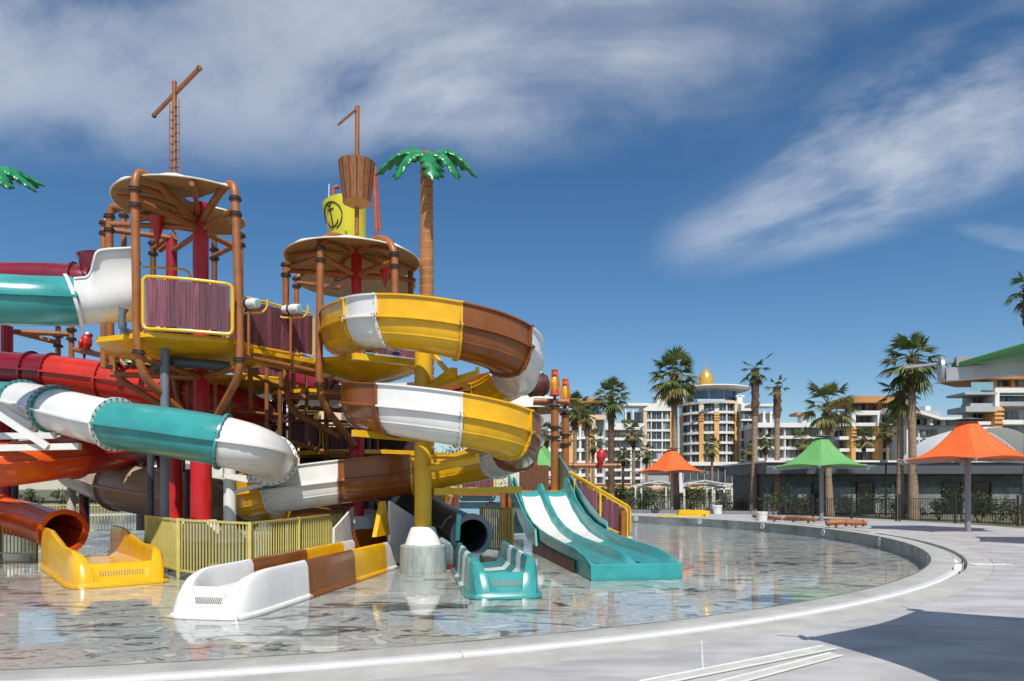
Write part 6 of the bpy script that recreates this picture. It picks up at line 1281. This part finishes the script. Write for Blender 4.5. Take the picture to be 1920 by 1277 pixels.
# ================================================================== SMALL THINGS ON THE DECK
def pergola(px, Y, w, h, lab):
    c = atz(px, Y, -0.3); r_ = thing('pergola', lab, 'pergola', c, 'white pergolas in the garden')
    for sx in (-1, 1):
        for sy in (-1, 1): MB().box((c.x+sx*w*0.42, Y+sy*w*0.42, c.z+h/2), (0.13, 0.13, h)).build('post', STEEL_W, r_, smooth=False)
    for sy in (-1, 1): MB().beam((c.x-w*0.55, Y+sy*w*0.42, c.z+h+0.05), (c.x+w*0.55, Y+sy*w*0.42, c.z+h+0.05), 0.12, 0.16).build('beam', STEEL_W, r_, smooth=False)
    for q in range(9): x = c.x-w*0.5+w*q/8; MB().beam((x, Y-w*0.55, c.z+h+0.17+0.32*(1-abs(q-4)/4)), (x, Y+w*0.55, c.z+h+0.17+0.32*(1-abs(q-4)/4)), 0.06, 0.09).build('slat', STEEL_W, r_, smooth=False)
    for sg in (-1, 1): MB().beam((c.x+sg*w*0.56, Y-w*0.5, c.z+h+0.13), (c.x, Y-w*0.5, c.z+h+0.46), 0.07, 0.09).build('rafter', STEEL_W, r_, smooth=False)
    for q in range(12): x = c.x-w*0.4+w*0.8*q/11; MB().box((x, Y-w*0.42, c.z+0.55), (0.03, 0.03, 0.7)).build('baluster', STEEL_W, r_, smooth=False)
pergola(1226, 56, 3.0, 2.0, 'white slatted pergola left of the small orange umbrella pole'); pergola(1310, 54, 3.6, 2.0, 'white slatted pergola right of the small orange umbrella pole'); pergola(1356, 60, 2.6, 1.8, 'white slatted pergola farthest right, partly behind a shrub')
pu = thing('folded_parasol', 'folded white parasol beside the small orange umbrella pole', 'parasol', atz(1276, 52, 0))
MB().tube([atz(1276, 52, 0), atz(1276, 52, 3.4)], 0.035, 8).build('pole', STEEL_W, pu); MB().lathe([(0.02, 3.3), (0.10, 3.0), (0.17, 2.2), (0.25, 1.25), (0.16, 1.2)], (pu.location.x, 52, 0), 9).build('folded_cloth', mat('white_cloth', (0.72, 0.73, 0.76), 0.7, 0.06, 3), pu, angle=20)
yp = thing('plastic_slide_part', 'bright yellow plastic slide part lying on the far deck', 'slide part', gp(1300, 967))
c = gp(1300, 967.5); MB().prism([c+Vector((-0.85, 0, 0.0)), c+Vector((0.95, 0, 0.0)), c+Vector((0.9, 0, 0.28)), c+Vector((0.6, 0, 0.34)), c+Vector((-0.8, 0, 0.34))], (0, 0.6, 0)).build('shell', STEEL_Y, yp, smooth=False)
MB().prism([c+Vector((-2.2, -0.7, 0.0)), c+Vector((0.5, -0.7, 0.0)), c+Vector((0.3, -0.7, 0.10)), c+Vector((-1.9, -0.7, 0.07))], (0, 0.55, 0)).build('flat_piece', STEEL_Y, yp, smooth=False)
for q in (-0.7, 0.4): MB().box(c+Vector((q, -0.45, 0.05)), (0.30, 0.10, 0.09)).build('foot', BLACK, yp, smooth=False)
def bucket(px, py, lab, s=1.0):
    c = gp(px, py); r_ = thing('bucket', lab, 'bucket', c)
    MB().lathe([(0.01, 0.01), (0.36*s, 0.01), (0.41*s, 0.68*s), (0.43*s, 0.70*s), (0.43*s, 0.74*s), (0.40*s, 0.76*s), (0.01, 0.76*s)], c, 24).build('body', mat('white_drum', (0.74, 0.75, 0.70), 0.4, 0.06, 3), r_)
    mb = MB(); ring(mb, c+Vector((0, 0, 0.62*s)), (0, 0, 1), 0.39*s, 0.43*s, 0.03, 24); mb.build('rim', GUTW, r_)
bucket(1429, 978, 'white drum standing among the orange-brown pipes on the deck', 0.62); bucket(1345, 964, 'white drum on the deck right of the yellow plastic part', 0.72)
def logpipe(name, px0, py0, px1, py1, r, lab, n=1):
    a, b = gp(px0, py0), gp(px1, py1); r_ = thing(name, lab, 'pipe', (a+b)/2, 'orange-brown pipes on the deck'); d = (b-a).normalized(); up = Vector((0, 0, r+0.10))
    MB().tube(catmull([a+up, a.lerp(b, 0.4)+up+Vector((0, 0, 0.03)), b+up*0.95], 6), r, 12).build('pipe_body', COPPER, r_)
    for t in (0.06, 0.5, 0.92): mb = MB(); ring(mb, a.lerp(b, t)+up, d, r*0.95, r*1.35, 0.06, 14); mb.build('joint_ring', COPPER, r_)
    for t in (0.25, 0.75): MB().box(a.lerp(b, t)+Vector((0, 0, 0.06)), (0.06, 0.12, 0.14)).build('foot', COPPER, r_, smooth=False)
logpipe('loose_pipe', 1412, 974, 1466, 979, 0.075, 'orange-brown pipe behind the white drum'); logpipe('loose_pipe', 1474, 978, 1530, 982, 0.08, 'curved orange-brown pipe right of the white drum')
logpipe('loose_pipe', 1549, 990, 1624, 990, 0.10, 'rightmost orange-brown pipe, lying close to the pool edge'); logpipe('loose_pipe', 1556, 986, 1612, 987, 0.09, 'orange-brown pipe lying behind the rightmost one')
# black lamp post on the deck bed
lp = thing('lamp_post', 'thin black lamp post with white head in front of the dark grey building', 'lamp post', atz(1661, 39.5, 0)); b0 = atz(1661, 39.5, 0)
MB().tube([b0, b0+Vector((0, 0, 3.05))], 0.05, 10).build('post', BLKF, lp); MB().lathe([(0.06, 0), (0.20, 0.05), (0.20, 0.16), (0.05, 0.2)], b0+Vector((-0.12, 0, 3.0)), 16).build('head', GALV, lp); MB().beam(b0+Vector((-0.1, 0, 3.05)), b0+Vector((0.2, 0, 3.02)), 0.05, 0.05).build('arm', BLKF, lp, smooth=False)
